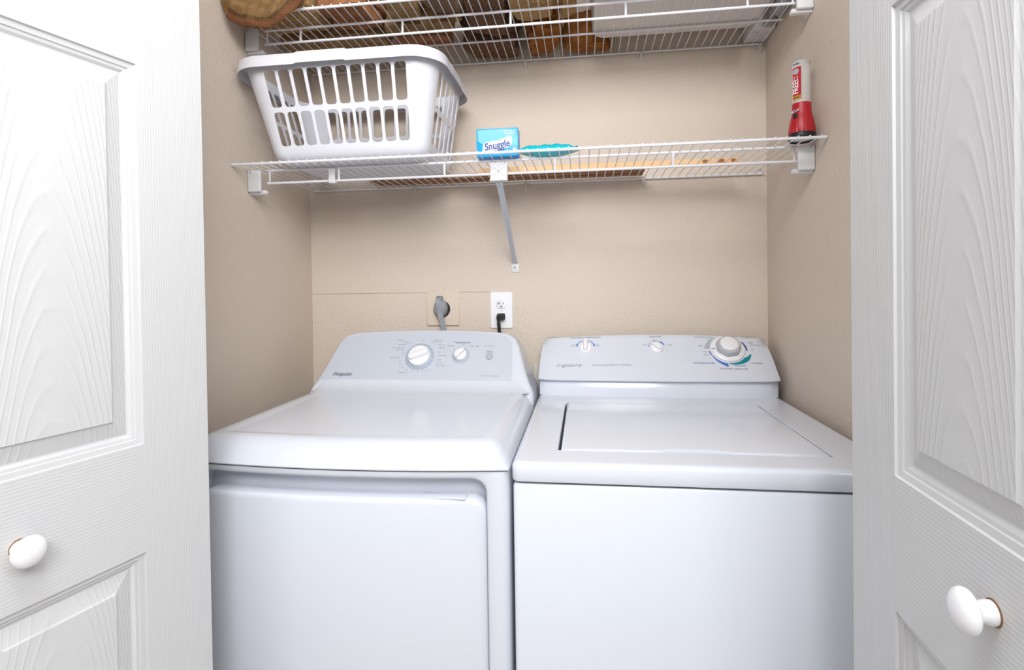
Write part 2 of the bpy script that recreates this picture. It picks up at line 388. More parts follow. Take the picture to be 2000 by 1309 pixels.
# cabinet with bowed front and a rounded door opening
def dry_loop(w, h, r, cx, cz, y, k=6, sub=8):
    # rounded rectangle in the front plane, sides subdivided so the bow can follow
    base_ = rrect(w, h, r, k, cx, cz); out = []
    for i, p in enumerate(base_):
        q = base_[(i + 1) % len(base_)]; L = math.hypot(q[0] - p[0], q[1] - p[1])
        n = sub if L > 0.15 else 1
        for t in range(n): out.append((p[0] + (q[0] - p[0]) * t / n, p[1] + (q[1] - p[1]) * t / n))
    return [(x, y + bow(x), z) for x, z in out]
FY = 0.980
ZB, ZT = 0.03, 0.8915
def outer(y, ins): return dry_loop(DX1 - DX0 - 2 * ins, ZT - ZB - 2 * ins * 0, 0.004, DC, (ZB + ZT) / 2, y)
open_w, open_h, ocx, ocz = 0.6060, 0.775, -0.4845, 0.8830 - 0.775 / 2
loops = [[(x, 1.70, z) for x, y, z in outer(0, 0)], outer(FY + 0.030, 0), outer(FY + 0.012, 0.001), outer(FY + 0.004, 0.004), outer(FY, 0.012),
         dry_loop(open_w, open_h, 0.034, ocx, ocz, FY), dry_loop(open_w - 0.008, open_h - 0.008, 0.031, ocx, ocz, FY + 0.003), dry_loop(open_w - 0.014, open_h - 0.014, 0.028, ocx, ocz, FY + 0.010), dry_loop(open_w - 0.018, open_h - 0.018, 0.026, ocx, ocz, FY + 0.042)]
loops.append([(x, y, ocz) for x, y, z in loops[-1]])
bmc = loft(loops, True, False); bmesh.ops.remove_doubles(bmc, verts=bmc.verts, dist=1e-6)
cab = obj('cabinet', bmc, M_app, dryer, True, 40)
# door slab
dw, dtop = 0.5915, 0.8400
dh = dtop - 0.115
def dl(ins, y, topins=None): 
    return dry_loop(dw - 2 * ins, dh - 2 * ins, 0.030 - min(ins, 0.012), ocx, dtop - dh / 2, y)
dls = [dl(0.004, FY + 0.040), dl(0.0, FY + 0.036), dl(0.0, FY + 0.008), dl(0.0015, FY + 0.003), dl(0.005, FY + 0.0005), dl(0.011, FY - 0.0008)]
dls.append([(x, y, dtop - dh / 2) for x, y, z in dls[-1]])
bmd = loft(dls, True, False); bmesh.ops.remove_doubles(bmd, verts=bmd.verts, dist=1e-6)
door = obj('door', bmd, M_app, dryer, True, 40)
obj('door_catch_ledge', box((-0.315, FY + 0.012, dtop - 0.001), (-0.226, FY + 0.037, dtop + 0.0025), 0.001), M_app, door)
# moulded top
def top_fn(u, v):
    x = DX0 + (DX1 - DX0) * u
    y = FY - 0.004 + bow(x) * (1 - v) + (1.600 - FY + 0.004) * v
    yf = y - (FY - 0.004 + bow(x) * (1 - v))
    d = min(x - DX0, DX1 - x)
    zr = 0.906 if v > 0 else 0.906
    zd = 0.9395
    side = 1 - max(0.0, 1 - d / 0.048) ** 2.2
    fr = 1 - max(0.0, 1 - yf / 0.062) ** 2.0
    z = zr - 0.010 + (zd - zr + 0.010) * min(side, 1) * (0.02 + 0.98 * fr)
    # shallow recess of the work deck
    inner = min((d - 0.062) / 0.010, (yf - 0.072) / 0.012, 1.0); inner = max(0.0, inner); inner = inner * inner * (3 - 2 * inner)
    z -= 0.0022 * inner
    return Vector((x, y, z))
NX, NY = 72, 64
bm = bmesh.new(); uu = [0.5 - 0.5 * math.cos(math.pi * (i / NX)) for i in range(NX + 1)]; vv = [(j / NY) ** 1.7 for j in range(NY + 1)]
G = [[bm.verts.new(top_fn(u, v)) for v in vv] for u in uu]
for i in range(NX):
    for j in range(NY): bm.faces.new((G[i][j], G[i + 1][j], G[i + 1][j + 1], G[i][j + 1]))
# skirt down to the seam
rim = [G[i][NY] for i in range(0, NX + 1)]
per = [G[i][0] for i in range(NX + 1)] + [G[NX][j] for j in range(1, NY + 1)] + [G[i][NY] for i in range(NX - 1, -1, -1)] + [G[0][j] for j in range(NY - 1, 0, -1)]
low = [bm.verts.new((v.co.x, v.co.y + (0.001 if v in per[:NX + 1] else 0), 0.8945)) for v in per]
for k in range(len(per)): bm.faces.new((per[k], per[(k + 1) % len(per)], low[(k + 1) % len(per)], low[k]))
obj('top_panel', bm, M_app, dryer, True, 50)
obj('top_seam_shade', box((DX0 + 0.012, FY + 0.045, 0.888), (DX1 - 0.012, 1.69, 0.897)), M_app_dark, dryer)  # dark slab painted as the shade in the seam under the top
obj('rear_deck', box((DX0 + 0.004, 1.585, 0.89), (DX1 - 0.004, 1.70, 0.930), 0.006), M_app, dryer)
# sloped control console
PD = Plane((DC, 1.555, 0.966), (1, 0, 0), (0, 0.095, 0.134))
def console_outline():
    half = [(0.3425, -0.072), (0.3415, -0.045), (0.3385, -0.026), (0.3335, -0.012), (0.3275, 0.0), (0.3170, 0.030), (0.3080, 0.062), (0.2990, 0.095), (0.2900, 0.125), (0.2820, 0.143), (0.2690, 0.1565), (0.2500, 0.1655), (0.2200, 0.1700), (0.15, 0.1745), (0.075, 0.1770)]
    return half + [(0, 0.1778)] + [(-x, s) for x, s in reversed(half)]
co = console_outline()
def inset(pts, d, keep_bottom=True):
    out = []; n = len(pts)
    for i, (x, y) in enumerate(pts):
        a = Vector(pts[max(i - 1, 0)]); b_ = Vector(pts[min(i + 1, n - 1)]); t_ = (b_ - a).normalized()
        out.append((x - t_.y * d, y + t_.x * d))
    return out
def con_ring(pts, depth=None, flat=None):
    ps = [PD.p(x, s, -depth) for x, s in pts] if depth is not None else [Vector((DC + x, flat, PD.p(x, s).z - 0.012)) for x, s in pts]
    return ps
bm = loft([con_ring(co, flat=1.705), con_ring(co, 0.020), con_ring(inset(co, 0.0012), 0.011), con_ring(inset(co, 0.0045), 0.0045), con_ring(inset(co, 0.0095), 0.0010), con_ring(inset(co, 0.0150), 0.0)])
obj('control_console', bm, M_app, dryer, True, 55)
# concave sweep where the console meets the deck
prof = [(1.497, 0.9372), (1.512, 0.9382), (1.526, 0.9425), (1.539, 0.950), (1.549, 0.9595), (1.556, 0.9685), (1.575, 0.955), (1.575, 0.930)]
def sweep_ring(x):
    e = max(0.0, (abs(x) - 0.285) / 0.047); f = math.sqrt(max(0.0, 1 - e * e))
    out = []
    for y, z in prof:
        yc, zc = 1.562, 0.9320
        out.append((DC + x, yc + (y - yc) * (0.15 + 0.85 * f) if y < yc else y, zc + (z - zc) * (0.25 + 0.75 * f) if z > zc else z))
    return out
xs_ = [-0.332 + 0.047 * (i / 14) ** 1.6 for i in range(15)]; xs_ = xs_ + [-x for x in reversed(xs_)]
obj('console_sweep', loft([sweep_ring(x) for x in xs_], True, True), M_app, dryer, True, 60)
pan = [(-0.3150, -0.0020), (0.2745, -0.0020), (0.2755, 0.040), (0.2700, 0.125), (0.2640, 0.138), (0.2480, 0.1490), (0.2200, 0.1550), (0.15, 0.1615), (0.07, 0.1650), (0.0, 0.1660), (-0.07, 0.1652), (-0.15, 0.1612), (-0.22, 0.1550), (-0.2500, 0.1495), (-0.2660, 0.1425), (-0.2750, 0.1320), (-0.2800, 0.118)]
panel = obj('control_panel', loft([PD.loop(pan, 0.0), PD.loop(pan, 0.0008)]), M_panel, dryer, False)
panel['label'] = 'pale blue grey control panel with dial markings'
PP = Plane(PD.p(0, 0, 0.0009), PD.ex, PD.ey)
def rel(x): return x - DC
def knob_dryer(name, x, s, rr, rk, ang, label):
    ring = lathe(PP, rel(x), s, [(rr, 0), (rr, 0.0008), (rr - 0.003, 0.0012)], 40)
    kn = obj(name, lathe(PP, rel(x), s, [(rk, 0.001), (rk, 0.010), (rk - 0.0012, 0.0125), (rk - 0.004, 0.0138), (rk - 0.010, 0.0142)], 40), M_knob, dryer, True, 50)
    kn['label'] = label
    obj('dial_ring', ring, M_ring, kn, True, 40)['label'] = 'grey blue printed ring'
    a = R(ang); ca, sa = math.cos(a), math.sin(a)
    def bar(w, l, off, h): return [PP.p(rel(x) + ca * px - sa * py, s + sa * px + ca * py, h) for px, py in rrect(l, w, w * 0.45, 4, off, 0)]
    L = rk * 1.86
    obj('grip', loft([bar(rk * 0.62, L, 0, 0.0135), bar(rk * 0.52, L * 0.98, 0, 0.021), bar(rk * 0.40, L * 0.93, 0, 0.0245), bar(rk * 0.25, L * 0.85, 0, 0.0252)]), M_knob, kn, True, 50)
    return kn
k1 = knob_dryer('timer_knob', -0.5005, 0.0770, 0.0455, 0.0345, 22, 'large white timer knob with a slanted grip')
for i in range(20):
    a = R(90 - i * 18); obj_ = None
    b2 = bmesh.new()
    d = Vector((math.cos(a), math.sin(a))); t_ = Vector((-d.y, d.x)); c = Vector((rel(-0.5005), 0.0770))
    p4 = [c + d * 0.0395 + t_ * 0.0006, c + d * 0.0395 - t_ * 0.0006, c + d * 0.0445 - t_ * 0.0006, c + d * 0.0445 + t_ * 0.0006]
    bm_loft(b2, [[PP.p(p.x, p.y, 0.0008) for p in p4], [PP.p(p.x, p.y, 0.0016) for p in p4]])
    o = obj('dial_tick', b2, M_ink, k1, False)
k2 = knob_dryer('temperature_knob', -0.3728, 0.0820, 0.0275, 0.0200, 50, 'small white temperature knob with a pointed grip')
st = obj('start_button', lathe(PP, rel(-0.2838), 0.078, [(0.0112, 0), (0.0112, 0.002), (0.0100, 0.003), (0.002, 0.0033)], 28), M_greyarc, dryer); st['label'] = 'round grey start button'
def dtext(body, x, s, size, m_=M_inklite, shear=0, sx=1.0, bold=0.0, align='CENTER'): text('lettering', body, size, PP.mat(rel(x), s, 0.0002), m_, dryer, shear, align, sx, bold)
dtext('Hotpoint', -0.735, 0.0165, 0.0175, M_inkdark, 0.35, 0.92, 0.0002)
dtext('Temperature', -0.3730, 0.1265, 0.0095, M_ink, 0, 1.0, 0.0001)
dtext('Start', -0.2838, 0.0955, 0.0095, M_ink)
obj('start_rule', loft([PP.loop(rrect(0.030, 0.0007, 0.0003, 2, rel(-0.2838), 0.0905), 0), PP.loop(rrect(0.030, 0.0007, 0.0003, 2, rel(-0.2838), 0.0905), 0.0004)]), M_inklite, dryer, False)
dtext('6.0 cu. ft. Capacity', -0.2790, 0.0145, 0.0078, M_inklite, 0.1)
dtext('Push to Start', -0.2880, 0.1150, 0.0060)
for w, x, s in (('Medium', -0.4090, 0.1145), ('Low', -0.3700, 0.1180), ('High Heat', -0.3340, 0.1140)): dtext(w, x, s, 0.0070)
for w, x, s in (('Cottons', -0.5700, 0.1350), ('More Dry', -0.5480, 0.1270), ('Less Dry', -0.5640, 0.1190), ('Automatic Dry', -0.5740, 0.1075), ('Easy Care', -0.5660, 0.1000), ('Off', -0.5540, 0.0860), ('Energy Saver', -0.5790, 0.0740), ('70', -0.5610, 0.0600), ('60', -0.5580, 0.0500), ('50', -0.5480, 0.0400), ('40', -0.5330, 0.0300), ('Timed Dry', -0.5480, 0.0235), ('30', -0.5160, 0.0265), ('20', -0.4980, 0.0265), ('10', -0.4800, 0.0285), ('min', -0.4650, 0.0300), ('Off', -0.4990, 0.1330), ('Damp Dry', -0.4500, 0.1350), ('Optimum Dry', -0.4560, 0.1290), ('Extra Dry', -0.4380, 0.1180), ('Delicates', -0.4360, 0.1080), ('Off', -0.4440, 0.0920), ('Dewrinkle', -0.4300, 0.0810), ('Fluff', -0.4380, 0.0660), ('Air Dry', -0.4360, 0.0560), ('Timed Fluff', -0.4320, 0.0470)):
    dtext(w, x, s, 0.0060)

# ------------------------------------------------------------------ washer (right)
washer = thing('washing_machine', 'white top loading washing machine with blue and teal dial print, right of the dryer', 'washer', (0.205, 1.34, 0))
WX0, WX1, WC = -0.1372, 0.5478, 0.2053
WF = 0.9885
def rl(w, h, r, cx, cy, z, k=5): return [(x, y, z) for x, y in rrect(w, h, r, k, cx, cy)]
wd = 1.70 - WF; wcy = (1.70 + WF) / 2; ww = WX1 - WX0
obj('cabinet', loft([rl(ww - 0.004, wd - 0.004, 0.010, WC, wcy, 0.025), rl(ww - 0.004, wd - 0.004, 0.010, WC, wcy, 0.8685), rl(ww - 0.010, wd - 0.010, 0.010, WC, wcy, 0.8740), rl(ww - 0.03, wd - 0.03, 0.008, WC, wcy, 0.8742)]), M_app, washer, True, 45)
obj('seam_gap', loft([rl(ww - 0.030, wd - 0.030, 0.010, WC, wcy, 0.8735), rl(ww - 0.030, wd - 0.030, 0.010, WC, wcy, 0.8795)]), M_app_dark, washer)  # dark fill, the seam's shade put in as colour
LX0, LX1, LY0, LY1 = -0.0560, 0.4590, 1.0690, 1.5080
ow, oh, ocx2, ocy2 = LX1 - LX0, LY1 - LY0, (LX0 + LX1) / 2, (LY0 + LY1) / 2
bmw = loft([rl(ww - 0.012, wd - 0.012, 0.012, WC, wcy, 0.8775), rl(ww - 0.003, wd - 0.003, 0.014, WC, wcy, 0.8790), rl(ww, wd, 0.014, WC, wcy, 0.8830), rl(ww, wd, 0.014, WC, wcy, 0.9060), rl(ww - 0.004, wd - 0.004, 0.014, WC, wcy, 0.9112), rl(ww - 0.013, wd - 0.013, 0.013, WC, wcy, 0.9142), rl(ww - 0.020, wd - 0.020, 0.012, WC, wcy, 0.9149), rl(ww - 0.036, wd - 0.036, 0.010, WC, wcy, 0.9150), rl(ow + 0.008, oh + 0.008, 0.008, ocx2, ocy2, 0.9150),
            rl(ow, oh, 0.006, ocx2, ocy2, 0.9150), rl(ow - 0.003, oh - 0.003, 0.006, ocx2, ocy2, 0.9135), rl(ow - 0.004, oh - 0.004, 0.006, ocx2, ocy2, 0.8960)], True, True)
obj('top_panel', bmw, M_app, washer, True, 40)
# lid: flush plate, dark slots left and right, finger notch in the front edge
lx0, lx1 = LX0 + 0.0075, LX1 - 0.0075
def lid_out(ins, z, lift=0.0):
    pts = []; xa, xb, ya, yb = lx0 + ins, lx1 - ins, LY0 + 0.0012 + ins, LY1 - 0.0012 - ins
    xs = [xa, 0.05, 0.128, 0.146, 0.158, 0.168, 0.21, 0.25, 0.262, 0.274, 0.292, 0.36, xb]
    nt = [0, 0, 0, 0.001, 0.007, 0.010, 0.0105, 0.010, 0.007, 0.001, 0, 0, 0]
    for x, n_ in zip(xs, nt): pts.append((x, ya + n_, z))
    for x in reversed(xs): pts.append((x, yb, z))
    return pts
obj('lid', loft([lid_out(0.0, 0.9000), lid_out(0.0, 0.9140), lid_out(0.0008, 0.9164), lid_out(0.0030, 0.9176), lid_out(0.0060, 0.9180)]), M_app, washer, True, 40)
for x in (LX0 + 0.0042, LX1 - 0.0042):
    obj('hinge_slot_shade', box((x - 0.0028, LY0 + 0.002, 0.8970), (x + 0.0028, LY1 - 0.004, 0.8990)), M_app_dark, washer)  # dark strip painting the shade at the bottom of the lid slot
    obj('lid_hinge', box((x - 0.0025, LY1 - 0.016, 0.8990), (x + 0.0025, LY1 - 0.002, 0.9140), 0.001), M_hinge, washer)
# console: lower riser then a leaning rounded face
def wbow(x): return -0.0125 * (1 - ((x - WC) / 0.341) ** 2)
def wring(y, z, hw_, ny=1.0, r=0.03, n=24, dome=0.0):
    """plan outline: bowed front between rounded ends, straight back"""
    pts = []
    for i in range(n + 1):
        t = -1 + 2 * i / n; x = t * hw_
        e = max(0.0, (abs(x) - (hw_ - r)) / r); yy = y + wbow(WC + x) * ny + 0.45 * r * (1 - math.sqrt(max(0, 1 - e * e)))
        pts.append((WC + x, yy, z + dome * (1 - t * t)))
    pts += [(WC + hw_, 1.742, z), (WC - hw_, 1.742, z)]
    return pts
riser = loft([wring(1.604, 0.9150, 0.3400), wring(1.604, 0.9575, 0.3395), wring(1.6065, 0.9600, 0.3380)])
obj('console_riser', riser, M_app, washer, True, 50)
PW = Plane((WC, 1.5935, 0.9640), (1, 0, 0), (0, 0.1185, 0.1175))
rings = [wring(1.6000, 0.9602, 0.3390), wring(1.5945, 0.9612, 0.3420), wring(1.5930, 0.9650, 0.3425)]
SL = 0.1669
for s, hw_, dn, dz in ((0.03, 0.3420, 0.0012, 0), (0.06, 0.3410, 0.002, 0), (0.09, 0.3390, 0.002, 0), (0.115, 0.3360, 0.0012, 0.001), (0.135, 0.3325, 0, 0.003), (0.150, 0.3290, -0.001, 0.006), (0.159, 0.3250, -0.003, 0.0090), (0.164, 0.318, -0.008, 0.0098), (0.163, 0.312, -0.016, 0.0098)):
    p = PW.p(0, s, dn); rings.append(wring(p.y, p.z, hw_, 1.0 - 0.4 * s / 0.16, 0.035, dome=dz * 1.2))
rings.append([(x, 1.742, z) for x, y, z in rings[-1]])
bmk = loft(rings, True, False); bmesh.ops.remove_doubles(bmk, verts=bmk.verts, dist=1e-6)
washer_console = obj('control_console', bmk, M_app, washer, True, 55)
from mathutils.bvhtree import BVHTree
_m = washer_console.data; _b = base(washer)
BV = BVHTree.FromPolygons([v.co + _b for v in _m.vertices], [list(p.vertices) for p in _m.polygons])
def cling(o, lift):
    """lay a printed mark onto the curved console face"""
    n_ = PW.n; lo = min((v.co + _b).dot(n_) for v in o.data.vertices)
    for v in o.data.vertices:
        p = v.co + _b; h = p.dot(n_) - lo
        hit = BV.ray_cast(p + n_ * 0.05, -n_)
        if hit[0] is not None: v.co = hit[0] + n_ * (lift + min(h, 0.0004)) - _b
    return o
PWf = Plane(PW.p(0, 0, 0.0), PW.ex, PW.ey)
def wface(x, s):
    """height of the bowed face above the reference plane"""
    dn = 0.0012 if s < 0.045 else (0.002 if s < 0.1 else 0.0013 if s < 0.125 else 0.0006)
    return dn - wbow(x) * (1.0 - 0.4 * s / 0.16) * 0.704 + 0.0012
def wp(x, s):
    f_ = lambda q: PW.p(q - WC, s, wface(q, s))
    return Plane(f_(x), f_(x + 0.03) - f_(x - 0.03), PW.ey)
def wtext(body, x, s, size, m_=M_ink, shear=0.0, sx=1.0, bold=0.0, align='CENTER', space=1.0): cling(text('lettering', body, size, wp(x, s).mat(0, 0, 0.0002), m_, washer, shear, align, sx, bold, space=space), 0.0003)
SO = -0.004   # reference shift of the measured slope coordinate
def small_selector(name, x, s, ang, label):
    pl = wp(x, s)
    kn = obj(name, loft([pl.loop(circ(0.0195, 32), -0.004), pl.loop(circ(0.0195, 32), 0.004), pl.loop(circ(0.0175, 32), 0.0065), pl.loop(circ(0.012, 32), 0.007)]), M_knob, washer, True, 50); kn['label'] = label
    a = R(ang); ca, sa = math.cos(a), math.sin(a)
    def bar(w, l, h): return [pl.p(ca * px - sa * py, sa * px + ca * py, h) for px, py in rrect(l, w, w * 0.5, 4, 0.006, 0)]
    obj('grip', loft([bar(0.0135, 0.045, 0.006), bar(0.0115, 0.043, 0.015), bar(0.008, 0.040, 0.0175), bar(0.004, 0.036, 0.018)]), M_knob, kn, True, 50)
    return kn, pl
ks1, pl = small_selector('temperature_selector', 0.0035, 0.1130, 90, 'small white selector knob pointing up')
for a0, a1, r_ in ((172, 152, 0.0022), (152, 112, 0.0011), (68, 28, 0.0011), (28, 8, 0.0022)):
    obj('blue_mark', arc_band(pl, 0, 0.0035, a0, a1, lambda t, q=r_: 0.0275 - q, lambda t, q=r_: 0.0275 + q, 0.0004, 8), M_blue, washer, False, recalc=True); cling(C.objects[-1], 0.0004)
ks2, pl = small_selector('load_size_selector', 0.2165, 0.1120, 132, 'small white selector knob pointing up left')
obj('blue_mark', arc_band(pl, 0, 0.0015, 78, 18, lambda t: 0.0245 - 0.0022 * math.sin(t * 3.0), lambda t: 0.0245 + 0.0022 * math.sin(t * 3.0), 0.0004, 10), M_blue, washer, False); cling(C.objects[-1], 0.0004)
obj('blue_mark', arc_band(pl, 0, 0.0015, 172, 160, lambda t: 0.0235, lambda t: 0.0265, 0.0004, 4), M_bluedk, washer, False); cling(C.objects[-1], 0.0004)
obj('grip_pad', loft([pl.loop(rrect(0.016, 0.010, 0.0048, 4, -0.0085, 0.0125), 0.0178), pl.loop(rrect(0.015, 0.009, 0.0044, 4, -0.0085, 0.0125), 0.0190)]), M_graypl, ks2)
DXc, DSc = 0.4200, 0.1090
pl = wp(DXc, DSc)
dial = obj('cycle_dial', loft([pl.loop(circ(0.0480, 48), -0.006), pl.loop(circ(0.0480, 48), 0.0045), pl.loop(circ(0.0465, 48), 0.0062), pl.loop(circ(0.030, 48), 0.009)]), M_knob, washer, True, 50)
dial['label'] = 'large round cycle dial with grey grip and white cap'
def scal(r, amp=0.0012, n=56): return [((r + amp * math.cos(7 * 2 * math.pi * i / n)) * math.cos(2 * math.pi * i / n), (r + amp * math.cos(7 * 2 * math.pi * i / n)) * math.sin(2 * math.pi * i / n)) for i in range(n)]
obj('dial_grip', loft([pl.loop(scal(0.0350), 0.0075), pl.loop(scal(0.0345), 0.013), pl.loop(scal(0.0330), 0.022), pl.loop(scal(0.0310), 0.0255), pl.loop(scal(0.027, 0.0005), 0.0268)]), M_graypl, dial, True, 50)['label'] = 'grey scalloped grip'
obj('dial_cap', loft([pl.loop(circ(0.0252, 40), 0.0262), pl.loop(circ(0.0252, 40), 0.0285), pl.loop(circ(0.0235, 40), 0.0296), pl.loop(circ(0.010, 40), 0.0304)]), M_knob, dial, True, 50)['label'] = 'white round cap'
obj('dial_pointer', loft([pl.loop(rrect(0.0075, 0.0018, 0.0005, 2, -0.0410, -0.004), 0.0068), pl.loop(rrect(0.0075, 0.0018, 0.0005, 2, -0.0410, -0.004), 0.0082)]), M_inkdark, dial, False)
def dial_arc(a0, a1, r0, r1, m_, n=20): cling(obj('dial_band', arc_band(pl, 0, 0, a0, a1, r0, r1, 0.0006, n), m_, washer, False), 0.0004)
dial_arc(178, 120, lambda t: 0.0505, lambda t: 0.0655 - 0.0145 * t ** 1.3, M_greyarc)
dial_arc(188, 204, lambda t: 0.0520, lambda t: 0.0550, M_bluedk, 6)
dial_arc(208, 262, lambda t: 0.0520 + 0.001 * t, lambda t: 0.0545 + 0.011 * t ** 1.4, M_blue)
dial_arc(266, 322, lambda t: 0.0515, lambda t: 0.0545 + 0.0120 * t ** 1.1, M_teal)
dial_arc(322, 345, lambda t: 0.0515 + 0.0125 * t, lambda t: 0.0665, M_teal, 10)
dial_arc(-4, 32, lambda t: 0.0525, lambda t: 0.0560 + 0.001 * math.sin(t * 3), M_bluedk, 10)
wtext('WASH/RINSE TEMPERATURES', 0.0030, 0.1545, 0.0072, M_ink, 0, 1.0)
wtext('LOAD SIZE', 0.2150, 0.1545, 0.0072)
wtext('WARM', -0.0340, 0.1260, 0.0050, M_inklite); wtext('COLD', -0.0340, 0.1210, 0.0050, M_inklite)
wtext('HOT', 0.0410, 0.1260, 0.0050, M_inklite); wtext('COLD', 0.0410, 0.1210, 0.0050, M_inklite)
wtext('SMALL', 0.1830, 0.1230, 0.0052, M_inklite); wtext('LARGE', 0.2540, 0.1230, 0.0052, M_inklite)
wtext('Frigidaire', -0.0500, 0.0475, 0.0165, M_inklite, 0.55, 1.25, -0.0001)
wtext('EXTRA LARGE CAPACITY WASHER', 0.0790, 0.0470, 0.0072, M_inklite, 0, 1.0)
for w, x, s, z_, m_ in (('PERMANENT PRESS', 0.3580, 0.1540, 0.0062, M_inklite), ('NORMAL', 0.3720, 0.1455, 0.0050, M_inklite), ('SPIN', 0.3440, 0.1215, 0.0056, M_ink), ('OFF', 0.3560, 0.1130, 0.0050, M_inklite), ('WASH', 0.3540, 0.0980, 0.0050, M_ink), ('SOAK', 0.3560, 0.0870, 0.0050, M_ink), ('KNITS/DELICATES', 0.3440, 0.0560, 0.0075, M_blue), ('REGULAR', 0.4450, 0.0490, 0.0070, M_teal), ('COLORS', 0.4920, 0.0590, 0.0078, M_ink), ('PULL START - PUSH STOP', 0.4240, 0.0370, 0.0068, M_ink), ('RINSE', 0.4820, 0.1560, 0.0060, M_inklite), ('SHORT', 0.4900, 0.1360, 0.0052, M_ink), ('HEAVY SOIL', 0.5020, 0.1270, 0.0052, M_ink), ('OFF', 0.4900, 0.1080, 0.0050, M_inklite)):
    wtext(w, x, s, z_, m_)

# ------------------------------------------------------------------ wire shelves
YF, YL, YM, YB = 1.3504, 1.4387, 1.6159, 1.7690
wire_mesh = None
def make_shelf(z, zlt, zll, posts, label, clips, clipdz):
    sh = thing('wire_shelf', label, 'shelf', (-0.185, 1.56, z), group='white wire closet shelves')
    rr = 0.0034
    obj('front_rail', tube([(XL + 0.002, YF, z - 0.0015), (XR - 0.003, YF, z - 0.0015)], 0.0037, 10), M_wire, sh)
    obj('ladder_upper_rail', tube([(-0.890, YL, zlt), (0.533, YL, zlt)], rr, 10), M_wire, sh)
    obj('ladder_lower_rail', tube([(-0.890, YL, zll), (0.533, YL, zll)], rr, 10), M_wire, sh)
    obj('middle_rail', tube([(XL + 0.004, YM, z - 0.0012), (XR - 0.006, YM, z - 0.0012)], 0.0031, 8), M_wire, sh)
    obj('back_rail', tube([(XL + 0.016, YB, z - 0.0012), (XR - 0.012, YB, z - 0.0012)], 0.0031, 8), M_wire, sh)
    for x in posts:
        obj('ladder_post', tube([(x, YL, zll), (x, YL, zlt)], 0.0032, 8), M_wire, sh)
    for x in (-0.8825, 0.5270):
        obj('ladder_post', tube([(x, YL, zll), (x, YL, zlt)], 0.0026, 8), M_wire, sh)
    n = 59; x0, x1 = -0.9258, 0.5548
    global wire_mesh
    w0 = obj('wire', tube([(x0, YF - 0.0050, z + 0.0024), (x0, YB + 0.002, z + 0.0024)], 0.00155, 6), M_wire, sh)
    if wire_mesh is not None: pass
    for i in range(1, n): copy_child(w0, sh, ((x1 - x0) * i / (n - 1), 0, 0))
    return sh
shelf_lo = make_shelf(Z1, Z1 - 0.0010, 1.5440, [-0.6753, -0.3721, -0.0712, 0.2332], 'lower white wire shelf holding the laundry basket and blue carton', None, 0)
shelf_up = make_shelf(Z2, 1.9765, 1.9380, [-0.7815, -0.4840, -0.1847, 0.1174, 0.4192], 'upper white wire shelf holding brown folded towels and a plastic bin', None, 0)

def wall_bracket(side, z, label):
    sx = 1 if side < 0 else -1; xw = XL if side < 0 else XR
    o = thing('shelf_bracket', label, 'bracket', (xw + sx * 0.02, 1.43, z - 0.075), group='white plastic shelf end brackets')
    def bx(a, b_): return (min(xw + sx * a[0], xw + sx * b_[0]), a[1], a[2]), (max(xw + sx * a[0], xw + sx * b_[0]), b_[1], b_[2])
    lo, hi = bx((0.0005, 1.4190, z - 0.0630), (0.0400, 1.4300, z - 0.0015))
    obj('cover', box(lo, hi, 0.004, 3), M_brk, o, True, 50)
    lo, hi = bx((0.0005, 1.4295, z - 0.0690), (0.0500, 1.4480, z - 0.0560))
    obj('rail_cradle', box(lo, hi, 0.005, 3), M_brk, o, True, 50)
    lo, hi = bx((0.0005, 1.4295, z - 0.0690), (0.0050, 1.4700, z - 0.0005))
    obj('wall_flange', box(lo, hi, 0.002, 2), M_brk, o, True, 50)
    pl_ = Plane((xw + sx * 0.010, 1.4188, z - 0.0075), (1, 0, 0), (0, 0, 1))
    obj('screw', lathe(pl_, 0, 0, [(0.0022, 0), (0.0022, 0.0008), (0.001, 0.0012)], 12), M_steel, o)
    return o
wall_bracket(-1, Z1, 'white plastic bracket on the left wall carrying the lower shelf')
wall_bracket(1, Z1, 'white plastic bracket on the right wall under the red flashlight')
wall_bracket(-1, Z2 - 0.004, 'white plastic bracket on the left wall carrying the upper shelf, above the basket')
wall_bracket(1, Z2 - 0.004, 'white plastic bracket on the right wall carrying the upper shelf, at the top edge')

def back_clip(x, z, label, tilt=0):
    o = thing('shelf_clip', label, 'clip', (x, D - 0.004, z - 0.02), group='small ivory clips along the back wall')
    obj('hook', loft([[(x + px, y, z + pz) for px, pz in rrect(0.0105 * s_, 0.026 * s_, 0.004, 3, 0, -0.006)] for y, s_ in ((D - 0.0006, 1.0), (D - 0.010, 1.0), (D - 0.0125, 0.85))]), M_clip, o, True, 50)
    obj('screw', lathe(Plane((x, D - 0.0125, z - 0.0125), (1, 0, 0), (0, 0, 1)), 0, 0, [(0.0024, 0), (0.0024, 0.0010), (0.001, 0.0014)], 12), M_clip, o)
    return o
for x, w in ((-0.920, 'ivory wall clip of the upper shelf in the left corner, seen through the basket'), (-0.180, 'ivory wall clip of the upper shelf above the strut'), (0.1921, 'ivory wall clip of the upper shelf below the plastic bin'), (0.5515, 'ivory wall clip of the upper shelf in the right corner')):
    back_clip(x, Z2 - 0.004, w)
for x, w in ((-0.5609, 'ivory wall clip of the lower shelf below the basket'), (-0.1838, 'ivory wall clip of the lower shelf right of the strut'), (0.1940, 'ivory wall clip of the lower shelf at the end of the brown plank')):
    back_clip(x, Z1 - 0.001, w)
o = thing('shelf_clip', 'ivory wall clip of the lower shelf in the right corner, above the rail', 'clip', (0.548, D - 0.004, Z1), group='small ivory clips along the back wall')
obj('hook', loft([[(0.548 + px, y, Z1 + 0.008 + pz) for px, pz in rrect(0.0100, 0.016, 0.004, 3)] for y in (D - 0.0006, D - 0.008)]), M_clip, o, True, 50)
